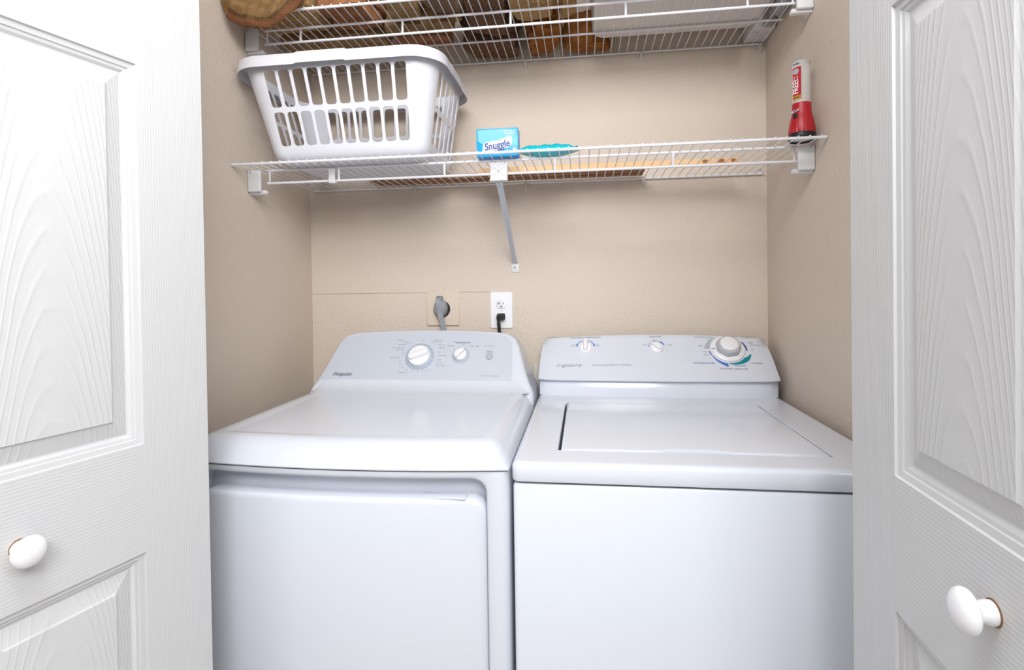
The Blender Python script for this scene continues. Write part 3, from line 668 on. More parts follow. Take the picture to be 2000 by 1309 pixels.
obj('screw', lathe(Plane((0.548, D - 0.008, Z1 + 0.011), (1, 0, 0), (0, 0, 1)), 0, 0, [(0.0030, 0), (0.0030, 0.0010), (0.001, 0.0014)], 12), M_steel, o)

# centre support: plate on the ladder and a diagonal strut to the wall
sup = thing('shelf_support', 'white diagonal strut with square plate holding up the middle of the lower shelf', 'support', (-0.222, 1.43, 1.30))
pl = Plane((-0.2210, 1.4305, 1.5480), (1, 0, 0), (0, 0, 1))
plate = obj('rail_plate', loft([pl.loop(rrect(0.0465, 0.047, 0.0015, 2), -0.004), pl.loop(rrect(0.0465, 0.047, 0.0015, 2), 0.002), pl.loop(rrect(0.0440, 0.0445, 0.0012, 2), 0.0032), pl.loop(rrect(0.0400, 0.0405, 0.001, 2), 0.0032), pl.loop(rrect(0.0385, 0.0390, 0.001, 2), 0.0018)]), M_brk, sup, True, 30)
for a in (38, 142, 218, 322):
    b2 = bmesh.new(); c_, s_ = math.cos(R(a)), math.sin(R(a))
    def rot(px, py): return (c_ * px - s_ * py, s_ * px + c_ * py + 0.003)
    bm_loft(b2, [[pl.p(*rot(px, py), h) for px, py in rrect(0.017, 0.0050, 0.001, 2, 0.0105, 0)] for h in (0.0010, 0.0031)])
    obj('cross_rib', b2, M_brk, plate, True, 40)
obj('screw', lathe(pl, 0, 0.003, [(0.0026, 0.001), (0.0026, 0.0036), (0.001, 0.004)], 14), M_steel, plate)
obj('plate_ledge', box((-0.2448, 1.4190, 1.5225), (-0.1975, 1.4420, 1.5265), 0.001), M_brk, plate)
P0, P1 = Vector((-0.2205, 1.4340, 1.5230)), Vector((-0.2235, 1.7745, 1.3160))
ax = (P1 - P0).normalized(); sd = Vector((1, 0, 0)); nrm = sd.cross(ax).normalized()
if nrm.y > 0: nrm = -nrm
def chan(p, w, d): return [p + sd * (w * a) + nrm * (d * b_) for a, b_ in ((-1, -1), (-1, 1), (-0.62, 1), (-0.5, 0.1), (0.5, 0.1), (0.62, 1), (1, 1), (1, -1))]
obj('strut', loft([chan(P0, 0.0092, 0.0045), chan(P0 + ax * 0.02, 0.0075, 0.0045), chan(P1 - ax * 0.03, 0.0068, 0.0040), chan(P1, 0.0090, 0.0020)]), M_strut, sup, True, 25)
foot = obj('wall_foot', box((-0.2365, D - 0.0030, 1.2868), (-0.2100, D - 0.0002, 1.3180), 0.0015), M_brk, sup, True, 50)
obj('screw', lathe(Plane((-0.2250, D - 0.003, 1.3040), (1, 0, 0), (0, 0, 1)), 0, 0, [(0.0036, 0), (0.0034, 0.0012), (0.0016, 0.0020)], 14), M_steel, foot)
hg = thing('rail_clip', 'small white plate clipped on the lower shelf ladder under the basket', 'clip', (-0.690, 1.435, 1.5350))
obj('plate', box((-0.7025, 1.4300, 1.5375), (-0.6835, 1.4335, 1.5775), 0.0015), M_brk, hg, True, 50)
obj('hook', box((-0.7025, 1.4300, 1.5365), (-0.6835, 1.4475, 1.5400), 0.001), M_brk, hg, True, 50)

# ------------------------------------------------------------------ laundry basket
bk = thing('laundry_basket', 'white plastic laundry basket with slotted sides on the lower wire shelf', 'basket', (-0.615, 1.51, Z1 + 0.0042))
BZ = Z1 + 0.0042; BH = 0.265
def bplan(v):
    """centre, half widths and corner radius at height fraction v"""
    cx = -0.619 + (-0.6435 + 0.619) * v; cy = 1.512 + 0.0105 * v
    a = 0.213 + (0.273 - 0.213) * v; b_ = 0.140 + (0.1845 - 0.140) * v; r = 0.034 + (0.070 - 0.034) * v
    if v < 0.10:
        k = 1 - math.sqrt(max(0.0, 1 - (1 - v / 0.10) ** 2)); a -= 0.026 * k; b_ -= 0.026 * k
    return cx, cy, a, b_, r
COLS = {0: 10, 1: 5, 2: 10, 3: 5}; NARC = 6
TOT = sum(COLS.values()) + 4 * NARC
def bpoint(side, t, v, arc=False):
    cx, cy, a, b_, r = bplan(v); z = BZ + v * BH
    A, B_ = a - r, b_ - r
    # straights run front (+x), right (+y), back (-x), left (-y)
    st_ = [((-A, -b_), (A, -b_)), ((a, -B_), (a, B_)), ((A, b_), (-A, b_)), ((-a, B_), (-a, -B_))]
    if not arc:
        (x0, y0), (x1, y1) = st_[side]; return Vector((cx + x0 + (x1 - x0) * t, cy + y0 + (y1 - y0) * t, z))
    cc = [(A, -B_, -90), (A, B_, 0), (-A, B_, 90), (-A, -B_, 180)][side]
    an = R(cc[2] + 90 * t); return Vector((cx + cc[0] + r * math.cos(an), cy + cc[1] + r * math.sin(an), z))
bm = bmesh.new()
vrows = [0.0, 0.02, 0.06, 0.105, 0.155, 0.49, 0.535, 0.90, 1.0]    # cells between 4-5 and 6-7 carry slots
def slot_cell(fn, mx, my):
    """quad cell with a rounded slot; fn maps (s,t) in 0..1 to a point"""
    def outer_pt(i):
        q = i % 16; e, k = divmod(q, 4); f = k / 4
        return ((f, 0), (1, f), (1 - f, 1), (0, 1 - f))[e]
    inner = []
    rx, ry = 0.5 - mx, 0.5 - my; cr_x = rx * 0.52; cr_y = cr_x * asp
    for i in range(16):
        e, k = divmod(i, 4)
        corner = [(-1, -1), (1, -1), (1, 1), (-1, 1)]
        ca = corner[e]; cb = corner[(e + 1) % 4]
        if k == 0: a_ = {(-1, -1): 225, (1, -1): 315, (1, 1): 45, (-1, 1): 135}[ca]; c_ = ca
        elif k == 1: a_ = {0: 270, 1: 0, 2: 90, 3: 180}[e]; c_ = ca
        elif k == 3: a_ = {0: 270, 1: 0, 2: 90, 3: 180}[e]; c_ = cb
        else: c_ = None
        if c_ is None:
            m0 = [(0.5, my), (1 - mx, 0.5), (0.5, 1 - my), (mx, 0.5)][e]; inner.append(m0)
        else:
            inner.append((0.5 + c_[0] * (rx - cr_x) + cr_x * math.cos(R(a_)), 0.5 + c_[1] * (ry - cr_y) + cr_y * math.sin(R(a_))))
    o_ = [bm.verts.new(fn(*outer_pt(i))) for i in range(16)]; n_ = [bm.verts.new(fn(*p)) for p in inner]
    for i in range(16): bm.faces.new((o_[i], o_[(i + 1) % 16], n_[(i + 1) % 16], n_[i]))
def plain_cell(fn, nx=4, ny=1):
    vs = [[bm.verts.new(fn(i / nx, j / ny)) for j in range(ny + 1)] for i in range(nx + 1)]
    for i in range(nx):
        for j in range(ny): bm.faces.new((vs[i][j], vs[i + 1][j], vs[i + 1][j + 1], vs[i][j + 1]))
for side in range(4):
    nc = COLS[side]
    for c in range(nc):
        for r_ in range(len(vrows) - 1):
            v0, v1 = vrows[r_], vrows[r_ + 1]
            fn = lambda s, t, side=side, c=c, nc=nc, v0=v0, v1=v1: bpoint(side, (c + s) / nc, v0 + (v1 - v0) * t)
            if r_ in (4, 6):
                p = fn(0, 0); wdt = (fn(1, 0) - p).length; hgt = (fn(0, 1) - p).length; asp = wdt / hgt
                slot_cell(fn, 0.108, 0.004)
            else: plain_cell(fn)
    for c in range(NARC):
        for r_ in range(len(vrows) - 1):
            v0, v1 = vrows[r_], vrows[r_ + 1]
            plain_cell(lambda s, t, side=side, c=c, v0=v0, v1=v1: bpoint(side, (c + s) / NARC, v0 + (v1 - v0) * t, True), 1, 4 if r_ in (4, 6) else 1)
bmesh.ops.remove_doubles(bm, verts=bm.verts, dist=1e-5)
finish(bm, True, 60)
bmesh.ops.solidify(bm, geom=list(bm.faces), thickness=0.0026)
body = obj('slotted_wall', bm, M_basket, bk, True, 50)
ring = lambda v, dz=0: [bpoint(s, i / 8, v) + Vector((0, 0, dz)) for s, i in []]
def peri(v, off=0.0, dz=0.0, n=10, na=8):
    pts = []
    cx, cy, a, b_, r = bplan(v)
    for side in range(4):
        for i in range(n): pts.append((bpoint(side, i / n, v), side, None))
        for i in range(na): pts.append((bpoint(side, i / na, v, True), side, i / na))
    out = []
    for p, side, t in pts:
        an = R([-90, 0, 90, 180][side] + (90 * t if t is not None else 0))
        out.append(p + Vector((math.cos(an) * off, math.sin(an) * off, dz)))
    return out
obj('base', loft([peri(0.0, 0, 0), peri(0.0, 0, 0.0030)]), M_basket, bk, True, 40)
# rolled rim with a slightly raised grip section on every side
def rim_lift(p):
    dx, dy = abs(p.x + 0.668), abs(p.y - 1.51)
    return 0.0030 if (dx < 0.066 and dy > 0.12) or (dy < 0.055 and abs(p.x + 0.6435) > 0.2) else 0.0
prf = [(-0.0015, -0.003), (-0.0005, 0.0045), (0.0040, 0.0065), (0.0140, 0.0060), (0.0175, 0.0030), (0.0215, -0.0260), (0.0198, -0.0262), (0.0158, 0.0003), (0.0030, 0.0020), (0.0018, -0.0035)]
rl_ = [peri(1.0, o_, dz, 60, 12) for o_, dz in prf]
rl_ = [[p + Vector((0, 0, rim_lift(p))) for p in l] for l in rl_]
bm = loft(rl_ + [rl_[0]], False, False); bmesh.ops.remove_doubles(bm, verts=bm.verts, dist=1e-6)
obj('rim', bm, M_basket, bk, True, 50)

# ------------------------------------------------------------------ carton, pouch, boards on the lower shelf
ZS = Z1 + 0.0042
cx0, cx1, cyf = -0.2770, -0.1660, 1.4130
carton = thing('dryer_sheet_box', 'small blue carton with a white swoosh standing on the lower shelf', 'box', (-0.2215, 1.435, ZS))
cb = obj('carton', box((cx0, cyf, ZS), (cx1, cyf + 0.042, ZS + 0.0735), 0.0012), M_box, carton, True, 50)
pl = Plane(((cx0 + cx1) / 2, cyf - 0.0004, ZS + 0.0368), (1, 0, 0), (0, 0, 1))
obj('pale_print', loft([pl.loop([(-0.0515, 0.006), (-0.040, -0.004), (-0.020, -0.008), (0.020, -0.004), (0.038, 0.004), (0.044, 0.015), (0.042, 0.026), (0.034, 0.0335), (-0.0515, 0.0335)], 0), pl.loop([(-0.0515, 0.006), (-0.040, -0.004), (-0.020, -0.008), (0.020, -0.004), (0.038, 0.004), (0.044, 0.015), (0.042, 0.026), (0.034, 0.0335), (-0.0515, 0.0335)], 0.0003)]), M_boxlt, carton, False)
sw = [(-0.0400, -0.0240), (-0.0380, -0.006), (-0.0300, 0.0005), (-0.0140, 0.0030), (0.0060, 0.0050), (0.0240, 0.0125), (0.0330, 0.0170), (0.0375, 0.0130), (0.0400, 0.004), (0.0385, -0.006), (0.0320, -0.0145), (0.010, -0.0190), (-0.015, -0.0230)]
obj('swoosh', loft([pl.loop(sw, 0.0003), pl.loop(sw, 0.0006)]), M_white, carton, False)
text('lettering', 'Snuggle', 0.0270, pl.mat(-0.0005, -0.0085, 0.0008) @ Matrix.Rotation(R(8), 4, 'Z'), M_bluedk, carton, 0.12, 'CENTER', 0.84, 0.0007)
text('lettering', 'fabric softener', 0.0062, pl.mat(0.0340, 0.0285, 0.0006), M_white, carton, 0, 'CENTER', 0.9, 0.0001)
text('lettering', 'dryer sheets', 0.0062, pl.mat(0.0340, 0.0225, 0.0006), M_white, carton, 0, 'CENTER', 0.9, 0.0001)
text('lettering', 'SHEETS', 0.0100, pl.mat(0.0040, -0.0285, 0.0006), M_white, carton, 0, 'CENTER', 0.9, 0.0003)
obj('number_print', loft([pl.loop(rrect(0.009, 0.006, 0.002, 3, 0.046, -0.020), 0.0001), pl.loop(rrect(0.009, 0.006, 0.002, 3, 0.046, -0.020), 0.0005)]), M_white, carton, False)

def pouch():
    bm = bmesh.new(); nx, ny = 30, 14; x0, x1, y0, y1 = -0.1620, -0.0180, 1.4080, 1.4700
    top, bot = [], []
    for i in range(nx + 1):
        a, b_ = [], []
        for j in range(ny + 1):
            s, t = i / nx * 2 - 1, j / ny * 2 - 1
            h = max(0.0, (1 - abs(s) ** 3.2)) ** 0.7 * max(0.0, (1 - t * t)) ** 0.5
            w = noise.noise(Vector((s * 3.1, t * 2.0, 1.7))) * 0.005 + noise.noise(Vector((s * 9.0, t * 5.0, 7.7))) * 0.0045
            x = x0 + (x1 - x0) * (s + 1) / 2; y = y0 + (y1 - y0) * (t + 1) / 2 + 0.004 * noise.noise(Vector((s * 4, t, 3)))
            zc = ZS + 0.010 + 0.0045 * s * s
            a.append(bm.verts.new((x, y, zc + 0.0004 + h * 0.0185 + w * h))); b_.append(bm.verts.new((x, y, max(ZS, zc - 0.0004 - h * 0.0100))))
        top.append(a); bot.append(b_)
    for i in range(nx):
        for j in range(ny):
            bm.faces.new((top[i][j], top[i + 1][j], top[i + 1][j + 1], top[i][j + 1])); bm.faces.new((bot[i][j], bot[i][j + 1], bot[i + 1][j + 1], bot[i + 1][j]))
    for i in range(nx):
        for j in (0, ny): bm.faces.new((top[i][j], top[i + 1][j], bot[i + 1][j], bot[i][j]))
    for j in range(ny):
        for i in (0, nx): bm.faces.new((top[i][j], top[i][j + 1], bot[i][j + 1], bot[i][j]))
    return bm
pc = thing('refill_pouch', 'crumpled teal plastic pouch lying beside the blue carton', 'pouch', (-0.09, 1.44, ZS))
obj('film_body', pouch(), M_pouch, pc, True, 60)
for xx, sg in ((-0.1620, -1), (-0.0180, 1)):
    b2 = bmesh.new(); pts = []
    for k in range(7): pts.append((xx + sg * (0.010 if k % 2 else 0.006), 1.409 + 0.060 * k / 6))
    vs0 = [(xx - sg * 0.004, 1.409, ZS + 0.014)] + [(p[0], p[1], ZS + 0.0165) for p in pts] + [(xx - sg * 0.004, 1.469, ZS + 0.014)]
    bm_loft(b2, [[Vector(v) for v in vs0], [Vector(v) + Vector((0, 0, 0.0008)) for v in vs0]])
    obj('crimped_end', b2, M_pouch, pc, False)
pb = thing('pine_board', 'long pale pine board lying behind the strut on the lower shelf', 'board', (0.06, 1.64, ZS))
pbm = bmesh.new(); A0, A1 = Vector((-0.3125, 1.6220, ZS)), Vector((0.4450, 1.6220, ZS)); 
bm_box(pbm, (-0.3125, 1.6220, ZS), (0.4450, 1.6560, ZS + 0.0165), 0.001, 1)
pbo = obj('plank', pbm, M_pine, pb, False)
for x, w in ((0.352, 0.016), (0.396, 0.020), (0.430, 0.014)):
    obj('knot', loft([[(x + px, 1.6222 - y, ZS + 0.0085 + pz) for px, pz in rrect(w, 0.010, 0.0048, 4)] for y in (0, 0.0004)]), M_knot, pb, False)
qb = thing('brown_plank', 'dark brown wooden plank lying flat at the back of the lower shelf', 'board', (-0.25, 1.71, ZS))
obj('upper_slat', box((-0.6900, 1.6650, ZS + 0.0062), (0.1900, 1.7560, ZS + 0.0120), 0.001, 1), M_plank, qb, False)
obj('lower_slat', box((-0.6850, 1.6750, ZS), (0.1880, 1.7050, ZS + 0.0062), 0.001, 1), M_plank, qb, False)
obj('lower_slat', box((-0.6850, 1.7170, ZS), (0.1880, 1.7520, ZS + 0.0062), 0.001, 1), M_plank, qb, False)

# ------------------------------------------------------------------ flashlight in its pack
FX, FYc = 0.5330, 1.4050
fl = thing('flashlight', 'red flashlight standing lens down with a clear labelled tube, by the right wall', 'flashlight', (FX, FYc, ZS))
pl = Plane((FX, FYc, ZS), (1, 0, 0), (0, 1, 0))
obj('bezel', lathe(pl, 0, 0, [(0.0255, 0.006), (0.0262, 0.0), (0.0290, 0.0), (0.0305, 0.003), (0.0305, 0.015), (0.0290, 0.019)], 36, False, True), M_black, fl, True, 50)
obj('lens', lathe(pl, 0, 0, [(0.0258, 0.0040), (0.018, 0.0030), (0.008, 0.0026), (0.001, 0.0025)], 30), M_lens, fl, True, 50)
def flut(r, h, amp, n=72): return [(FX + (r + amp * max(0, math.cos(24 * 2 * math.pi * i / n))) * math.cos(2 * math.pi * i / n), FYc + (r + amp * max(0, math.cos(24 * 2 * math.pi * i / n))) * math.sin(2 * math.pi * i / n), ZS + h) for i in range(n)]
hd = obj('red_head', loft([flut(0.0290, 0.0175, 0.0012), flut(0.0283, 0.030, 0.0010), flut(0.0272, 0.042, 0.0004), flut(0.0255, 0.052, 0), flut(0.0230, 0.062, 0), flut(0.0216, 0.069, 0), flut(0.0213, 0.078, 0), flut(0.0213, 0.0890, 0), flut(0.0206, 0.0915, 0)]), M_red, fl, True, 50)
front = R(-103)   # the label side, turned to the room
def cyl_patch(r, a0, a1, z0, z1, mat_, name, parent, n=10, th=0.0005):
    b2 = bmesh.new(); L = []
    for rr_ in (r, r + th):
        L.append([Vector((FX + rr_ * math.cos(a0 + (a1 - a0) * i / n), FYc + rr_ * math.sin(a0 + (a1 - a0) * i / n), z)) for z, rng in ((z0, range(n + 1)), (z1, range(n, -1, -1))) for i in rng])
    bm_loft(b2, L); return obj(name, b2, mat_, parent, True, 40)
obj('collar', lathe(pl, 0, 0, [(0.0208, 0.0905), (0.0208, 0.0955), (0.0196, 0.0960)], 36), simple('frosted_collar', (0.6, 0.52, 0.5), 0.3), fl, True, 50)
obj('clear_tube', lathe(pl, 0, 0, [(0.0196, 0.0950), (0.0196, 0.1900), (0.0190, 0.1925), (0.0170, 0.1935)], 40, False, True), M_clear, fl, True, 50)
obj('tube_cap_ring', lathe(pl, 0, 0, [(0.0197, 0.1895), (0.0200, 0.1905), (0.0200, 0.1918), (0.0192, 0.1926)], 40), M_graypl, fl, True, 50)
lb = cyl_patch(0.0197, R(-195), R(-106), ZS + 0.097, ZS + 0.1890, M_carton, 'label_card', fl)
a_l0, a_l1 = R(-176), R(-113)
cyl_patch(0.0203, a_l0, a_l1, ZS + 0.1085, ZS + 0.1765, M_redpap, 'red_label', lb)
cyl_patch(0.0203, a_l0, a_l1, ZS + 0.0985, ZS + 0.1080, M_orange, 'orange_label', lb)
am = (a_l0 + a_l1) / 2
nv = Vector((math.cos(am), math.sin(am), 0))
def lab(zz, off=0.0212):
    ey = Vector((math.sin(am), -math.cos(am), 0)); ex = Vector((0, 0, 1))      # reading upwards
    m = Matrix((ex, ey, ex.cross(ey))).transposed().to_4x4()
    if ex.cross(ey).dot(nv) < 0:
        ey = -ey; m = Matrix((ex, ey, ex.cross(ey))).transposed().to_4x4()
    m.translation = Vector((FX, FYc, zz)) + nv * off; return m
text('lettering', 'FREE!', 0.0185, lab(ZS + 0.1290), M_white, lb, 0, 'CENTER', 0.80, 0.0004)
text('lettering', 'with', 0.0055, lab(ZS + 0.1500) @ Matrix.Translation((0, 0.004, 0)), M_white, lb)
text('lettering', 'pack', 0.0055, lab(ZS + 0.1500) @ Matrix.Translation((0, -0.003, 0)), M_white, lb)
text('lettering', 'BONUS', 0.0050, lab(ZS + 0.1030) @ Matrix.Rotation(R(-90), 4, 'Z'), M_inkdark, lb)
text('lettering', 'LED LIGHT', 0.0040, lab(ZS + 0.1840) @ Matrix.Rotation(R(-90), 4, 'Z'), M_inkdark, lb, 0, 'CENTER', 0.9, 0.0002)
b2 = loft([[(lab(ZS + 0.1660, 0.0204) @ Vector((px, py, h))) for px, py in circ(0.0075, 24)] for h in (0, 0.0008)])
obj('round_seal', b2, M_greyarc, lb, False)
plf = Plane(Vector((FX, FYc, ZS + 0.058)) + nv * 0.0235, Vector((-math.sin(am), math.cos(am), 0)), (0, 0, 1))
obj('switch', lathe(plf, 0, 0, [(0.0062, -0.002), (0.0062, 0.0020), (0.0048, 0.0034), (0.001, 0.0038)], 20), M_black, hd, True, 50)
obj('badge', loft([plf.loop([(-0.0095, 0.0085), (0.0075, 0.0115), (0.0100, 0.0160), (-0.0075, 0.0140), (-0.0100, 0.0115)], 0.0), plf.loop([(-0.0095, 0.0085), (0.0075, 0.0115), (0.0100, 0.0160), (-0.0075, 0.0140), (-0.0100, 0.0115)], 0.0006)]), M_white, hd, False)
obj('badge_stripe', loft([plf.loop([(-0.0075, 0.0100), (0.0068, 0.0125), (0.0080, 0.0148), (-0.0065, 0.0130)], 0.0005), plf.loop([(-0.0075, 0.0100), (0.0068, 0.0125), (0.0080, 0.0148), (-0.0065, 0.0130)], 0.0009)]), M_inkdark, hd, False)

# ------------------------------------------------------------------ outlets and cords on the back wall
op = thing('wall_outlet', 'white duplex outlet plate on the back wall with a black plug in it', 'outlet', (-0.2715, D, 1.10))
pl = Plane((-0.2717, D, 1.1618), (1, 0, 0), (0, 0, 1))
obj('cover_plate', loft([pl.loop(rrect(0.0742, 0.1205, 0.003, 3), 0.0), pl.loop(rrect(0.0742, 0.1205, 0.003, 3), 0.003), pl.loop(rrect(0.0712, 0.1175, 0.003, 3), 0.0052)]), M_white, op, True, 30)
for dz, slots in ((0.0205, True), (-0.0235, False)):
    rc = obj('receptacle', loft([[pl.p(max(-0.0172, min(0.0172, 1.0 * x)), dz + max(-0.0142, min(0.0142, y)), h) for x, y in circ(0.0180 * s_, 40)] for h, s_ in ((0.0048, 1.0), (0.0075, 1.0), (0.0080, 0.96))]), M_knob, op, True, 40)
    if slots:
        for x, w, hh, dy in ((-0.0070, 0.0018, 0.0095, 0.003), (0.0070, 0.0018, 0.0080, 0.003), (-0.0100, 0.0060, 0.0016, 0.003)):
            obj('slot', loft([pl.loop(rrect(w, hh, 0.0004, 2, x, dz + dy), 0.0079), pl.loop(rrect(w, hh, 0.0004, 2, x, dz + dy), 0.0083)]), M_black, rc, False)
        obj('ground_hole', loft([pl.loop(rrect(0.0046, 0.0050, 0.0022, 4, 0, dz - 0.0085), 0.0079), pl.loop(rrect(0.0046, 0.0050, 0.0022, 4, 0, dz - 0.0085), 0.0083)]), M_black, rc, False)
obj('screw', lathe(pl, 0, 0, [(0.003, 0.005), (0.003, 0.0060), (0.001, 0.0063)], 14), M_brk, op)
pg = thing('washer_plug', 'black three prong plug and cord in the lower socket of the white outlet', 'plug', (-0.2735, D - 0.02, 1.09))
obj('plug_body', loft([pl.loop(rrect(0.0275, 0.0235, 0.006, 4, -0.0005, -0.0215), 0.0082), pl.loop(rrect(0.0265, 0.0225, 0.006, 4, -0.0010, -0.0215), 0.018), pl.loop(rrect(0.0200, 0.0200, 0.007, 4, -0.0040, -0.0225), 0.027), pl.loop(rrect(0.0150, 0.0160, 0.0065, 4, -0.0045, -0.0240), 0.034)]), M_black, pg, True, 50)
obj('cord', tube([pl.p(-0.0045, -0.0235, 0.026), pl.p(-0.0045, -0.0290, 0.038), pl.p(-0.004, -0.040, 0.042), pl.p(-0.003, -0.056, 0.041), pl.p(-0.0015, -0.080, 0.038), pl.p(0.002, -0.16, 0.034), pl.p(0.006, -0.30, 0.030)], [0.0068, 0.0068, 0.0062, 0.0054, 0.0052, 0.0052, 0.0052], 12), M_black, pg, True, 60)

dp = thing('dryer_outlet', 'beige painted square outlet plate on the back wall left of the white outlet', 'outlet', (-0.471, D, 1.11))
pl = Plane((-0.4712, D, 1.1675), (1, 0, 0), (0, 0, 1))
obj('cover_plate', loft([pl.loop(rrect(0.1120, 0.1135, 0.002, 2), 0.0), pl.loop(rrect(0.1120, 0.1135, 0.002, 2), 0.0035), pl.loop(rrect(0.1075, 0.1090, 0.002, 2), 0.0058)]), M_patch, dp, True, 30)
obj('socket_rim', lathe(pl, -0.0035, 0.000, [(0.0290, 0.0056), (0.0290, 0.0062), (0.027, 0.0064)], 36), M_black, dp, True, 50)['label'] = 'dark brown round socket face'
dg = thing('dryer_plug', 'grey right angle plug with ribbed flat cord in the beige outlet', 'plug', (-0.472, D - 0.03, 1.11))
def ell(w, h, cx, cy, hh, n=32): return [pl.p(cx + w * math.cos(2 * math.pi * i / n), cy + h * math.sin(2 * math.pi * i / n), hh) for i in range(n)]
obj('plug_body', loft([ell(0.0205, 0.0290, -0.0025, 0.0030, 0.0066), ell(0.0212, 0.0300, -0.0035, 0.0030, 0.016), ell(0.0208, 0.0295, -0.0045, 0.0035, 0.026), ell(0.0190, 0.0270, -0.0050, 0.004, 0.033), ell(0.012, 0.018, -0.005, 0.005, 0.036)]), M_cord, dg, True, 60)
for k in range(3):
    dx = (k - 1) * 0.0058
    pts = [(-0.0025 + dx * 0.95, 0.0405, 0.020), (-0.0050 + dx, 0.0415, 0.034), (-0.0052 + dx, 0.034, 0.0415), (-0.0040 + dx, 0.012, 0.0425), (0.000 + dx, -0.015, 0.0425), (0.0060 + dx * 0.9, -0.040, 0.043), (0.0105 + dx * 0.8, -0.062, 0.043), (0.0135 + dx * 0.8, -0.085, 0.042), (0.018 + dx * 0.8, -0.16, 0.040), (0.02 + dx * 0.8, -0.30, 0.038)]
    obj('cord_strand', tube([pl.p(*p) for p in pts], 0.0036, 10), M_cord, dg, True, 60)
ub = thing('supply_box', 'cream frame edge of the water supply box showing between the two machines', 'box', (-0.06, D, 0.82))
for lo, hi in (((-0.1680, D - 0.012, 0.80), (-0.1480, D - 0.0002, 0.9840)), ((0.030, D - 0.012, 0.80), (0.050, D - 0.0002, 0.9840)), ((-0.1480, D - 0.012, 0.964), (0.030, D - 0.0002, 0.984))):
    obj('frame_side', box(lo, hi, 0.002), M_clip, ub, True, 50)

# ------------------------------------------------------------------ upper shelf: towels, bin, bagged box
ZU = Z2 + 0.0042
def folded(name, label, mat_, x0, x1, y0, y1, h, layers, seed, rz=0.0, z0=ZU, nx=30, ny=22, loose=0.006, taper=0.0):
    """folded towel: stacked soft layers with rounded folds, slack edges and a lumpy pile"""
    cx, cy = (x0 + x1) / 2, (y0 + y1) / 2; sx, sy = (x1 - x0) / 2, (y1 - y0) / 2
    root = thing(name, label, 'towel', (cx, cy, z0), group='brown toned towels on the upper shelf')
    lh = h / layers; rnd = random.Random(seed); c_, s_ = math.cos(R(rz)), math.sin(R(rz))
    for L in range(layers):
        bm = bmesh.new(); oa = (rnd.random() - 0.5) * 0.012; ob = (rnd.random() - 0.5) * 0.010; sc = 1 - rnd.random() * 0.05 - taper * L
        rings = []; prof_ = [(0.0, 0.93), (0.14, 0.985), (0.5, 1.0), (0.86, 0.985), (1.0, 0.93)]
        n = 4 * nx
        for t, f in prof_:
            loop = []
            for i in range(n):
                a = 2 * math.pi * i / n; ca, sa = math.cos(a), math.sin(a)
                e = 0.30
                px = sx * sc * (abs(ca) ** e) * (1 if ca >= 0 else -1); py = sy * sc * (abs(sa) ** e) * (1 if sa >= 0 else -1)
                w = 1 + loose / sx * 2.2 * noise.noise(Vector((px * 22 + seed * 7, py * 22, L * 3.1)))
                ins = (1 - f) * 0.16
                px *= (w - ins * 0.5); py *= (w - ins * 0.5)
                zz = lh * (L + t) + 0.005 * noise.noise(Vector((px * 16 + seed, py * 16, L * 5.0)))
                if L == 0 and t < 0.3: zz = lh * t + 0.004 * max(0, noise.noise(Vector((px * 26 + seed, py * 26, 2.0))))
                loop.append(Vector((cx + oa + c_ * px - s_ * py, cy + ob + s_ * px + c_ * py, z0 + max(zz, 0.0))))
            rings.append(loop)
        # inner loops close top and bottom softly
        def shrink(loop, k, dz):
            m_ = sum(loop, Vector()) / len(loop); return [m_ + (p - m_) * k + Vector((0, 0, dz)) for p in loop]
        b0 = [shrink(rings[0], 0.02, 0), shrink(rings[0], 0.5, 0.0), shrink(rings[0], 0.85, 0)]
        t0 = [shrink(rings[-1], 0.85, 0.002), shrink(rings[-1], 0.5, 0.003), shrink(rings[-1], 0.02, 0.003)]
        bm_loft(bm, b0 + rings + t0)
        for v in bm.verts:
            q = v.co * 42; v.co += Vector((noise.noise(q), noise.noise(q + Vector((9, 2, 4))), 0.6 * abs(noise.noise(q + Vector((3, 8, 1)))))) * 0.0045
        obj('folded_layer', bm, mat_ if not isinstance(mat_, list) else mat_[L % len(mat_)], root, True, 70)
    return root
folded('folded_towel', 'olive folded towel at the left end of the upper shelf, behind the overhanging towel', T_olive, -0.905, -0.575, 1.522, 1.660, 0.172, 6, 3, -6)
folded('folded_towel', 'terracotta folded towel with dark stitched hem at the front left of the upper shelf', T_terra, -0.695, -0.560, 1.352, 1.500, 0.196, 6, 5, -3)
folded('folded_towel', 'sand coloured towel with a woven band, left of the herringbone cloth', T_sand, -0.512, -0.428, 1.345, 1.458, 0.184, 6, 8, 3)
folded('folded_towel', 'crumpled olive towel tucked under the sand towel', T_olive, -0.556, -0.345, 1.492, 1.540, 0.138, 6, 31, 2, loose=0.012)
folded('folded_towel', 'terracotta towel lying flat in the middle of the upper shelf behind the post', T_terra, -0.560, -0.385, 1.560, 1.640, 0.115, 4, 12, 4)
folded('folded_towel', 'brown herringbone cloth at the front of the upper shelf', T_zig, -0.408, -0.328, 1.350, 1.450, 0.172, 6, 15, -4)
folded('folded_towel', 'thick brown bath towel at the front middle of the upper shelf', T_brown, -0.312, -0.205, 1.345, 1.600, 0.207, 6, 17, 5)
folded('folded_towel', 'brown towel with loose pile against the back wall, below the thick brown one', T_brown, -0.360, -0.196, 1.628, 1.755, 0.172, 6, 19, 3, loose=0.012)
folded('folded_towel', 'khaki folded towel in the middle of the upper shelf, left of the rust one', T_khaki, -0.180, -0.068, 1.345, 1.515, 0.172, 6, 21, -3)
folded('folded_towel', 'rust orange fluffy towel at the back of the upper shelf beside the brown pile', T_rust, -0.158, -0.068, 1.556, 1.740, 0.161, 6, 23, 6, loose=0.012)
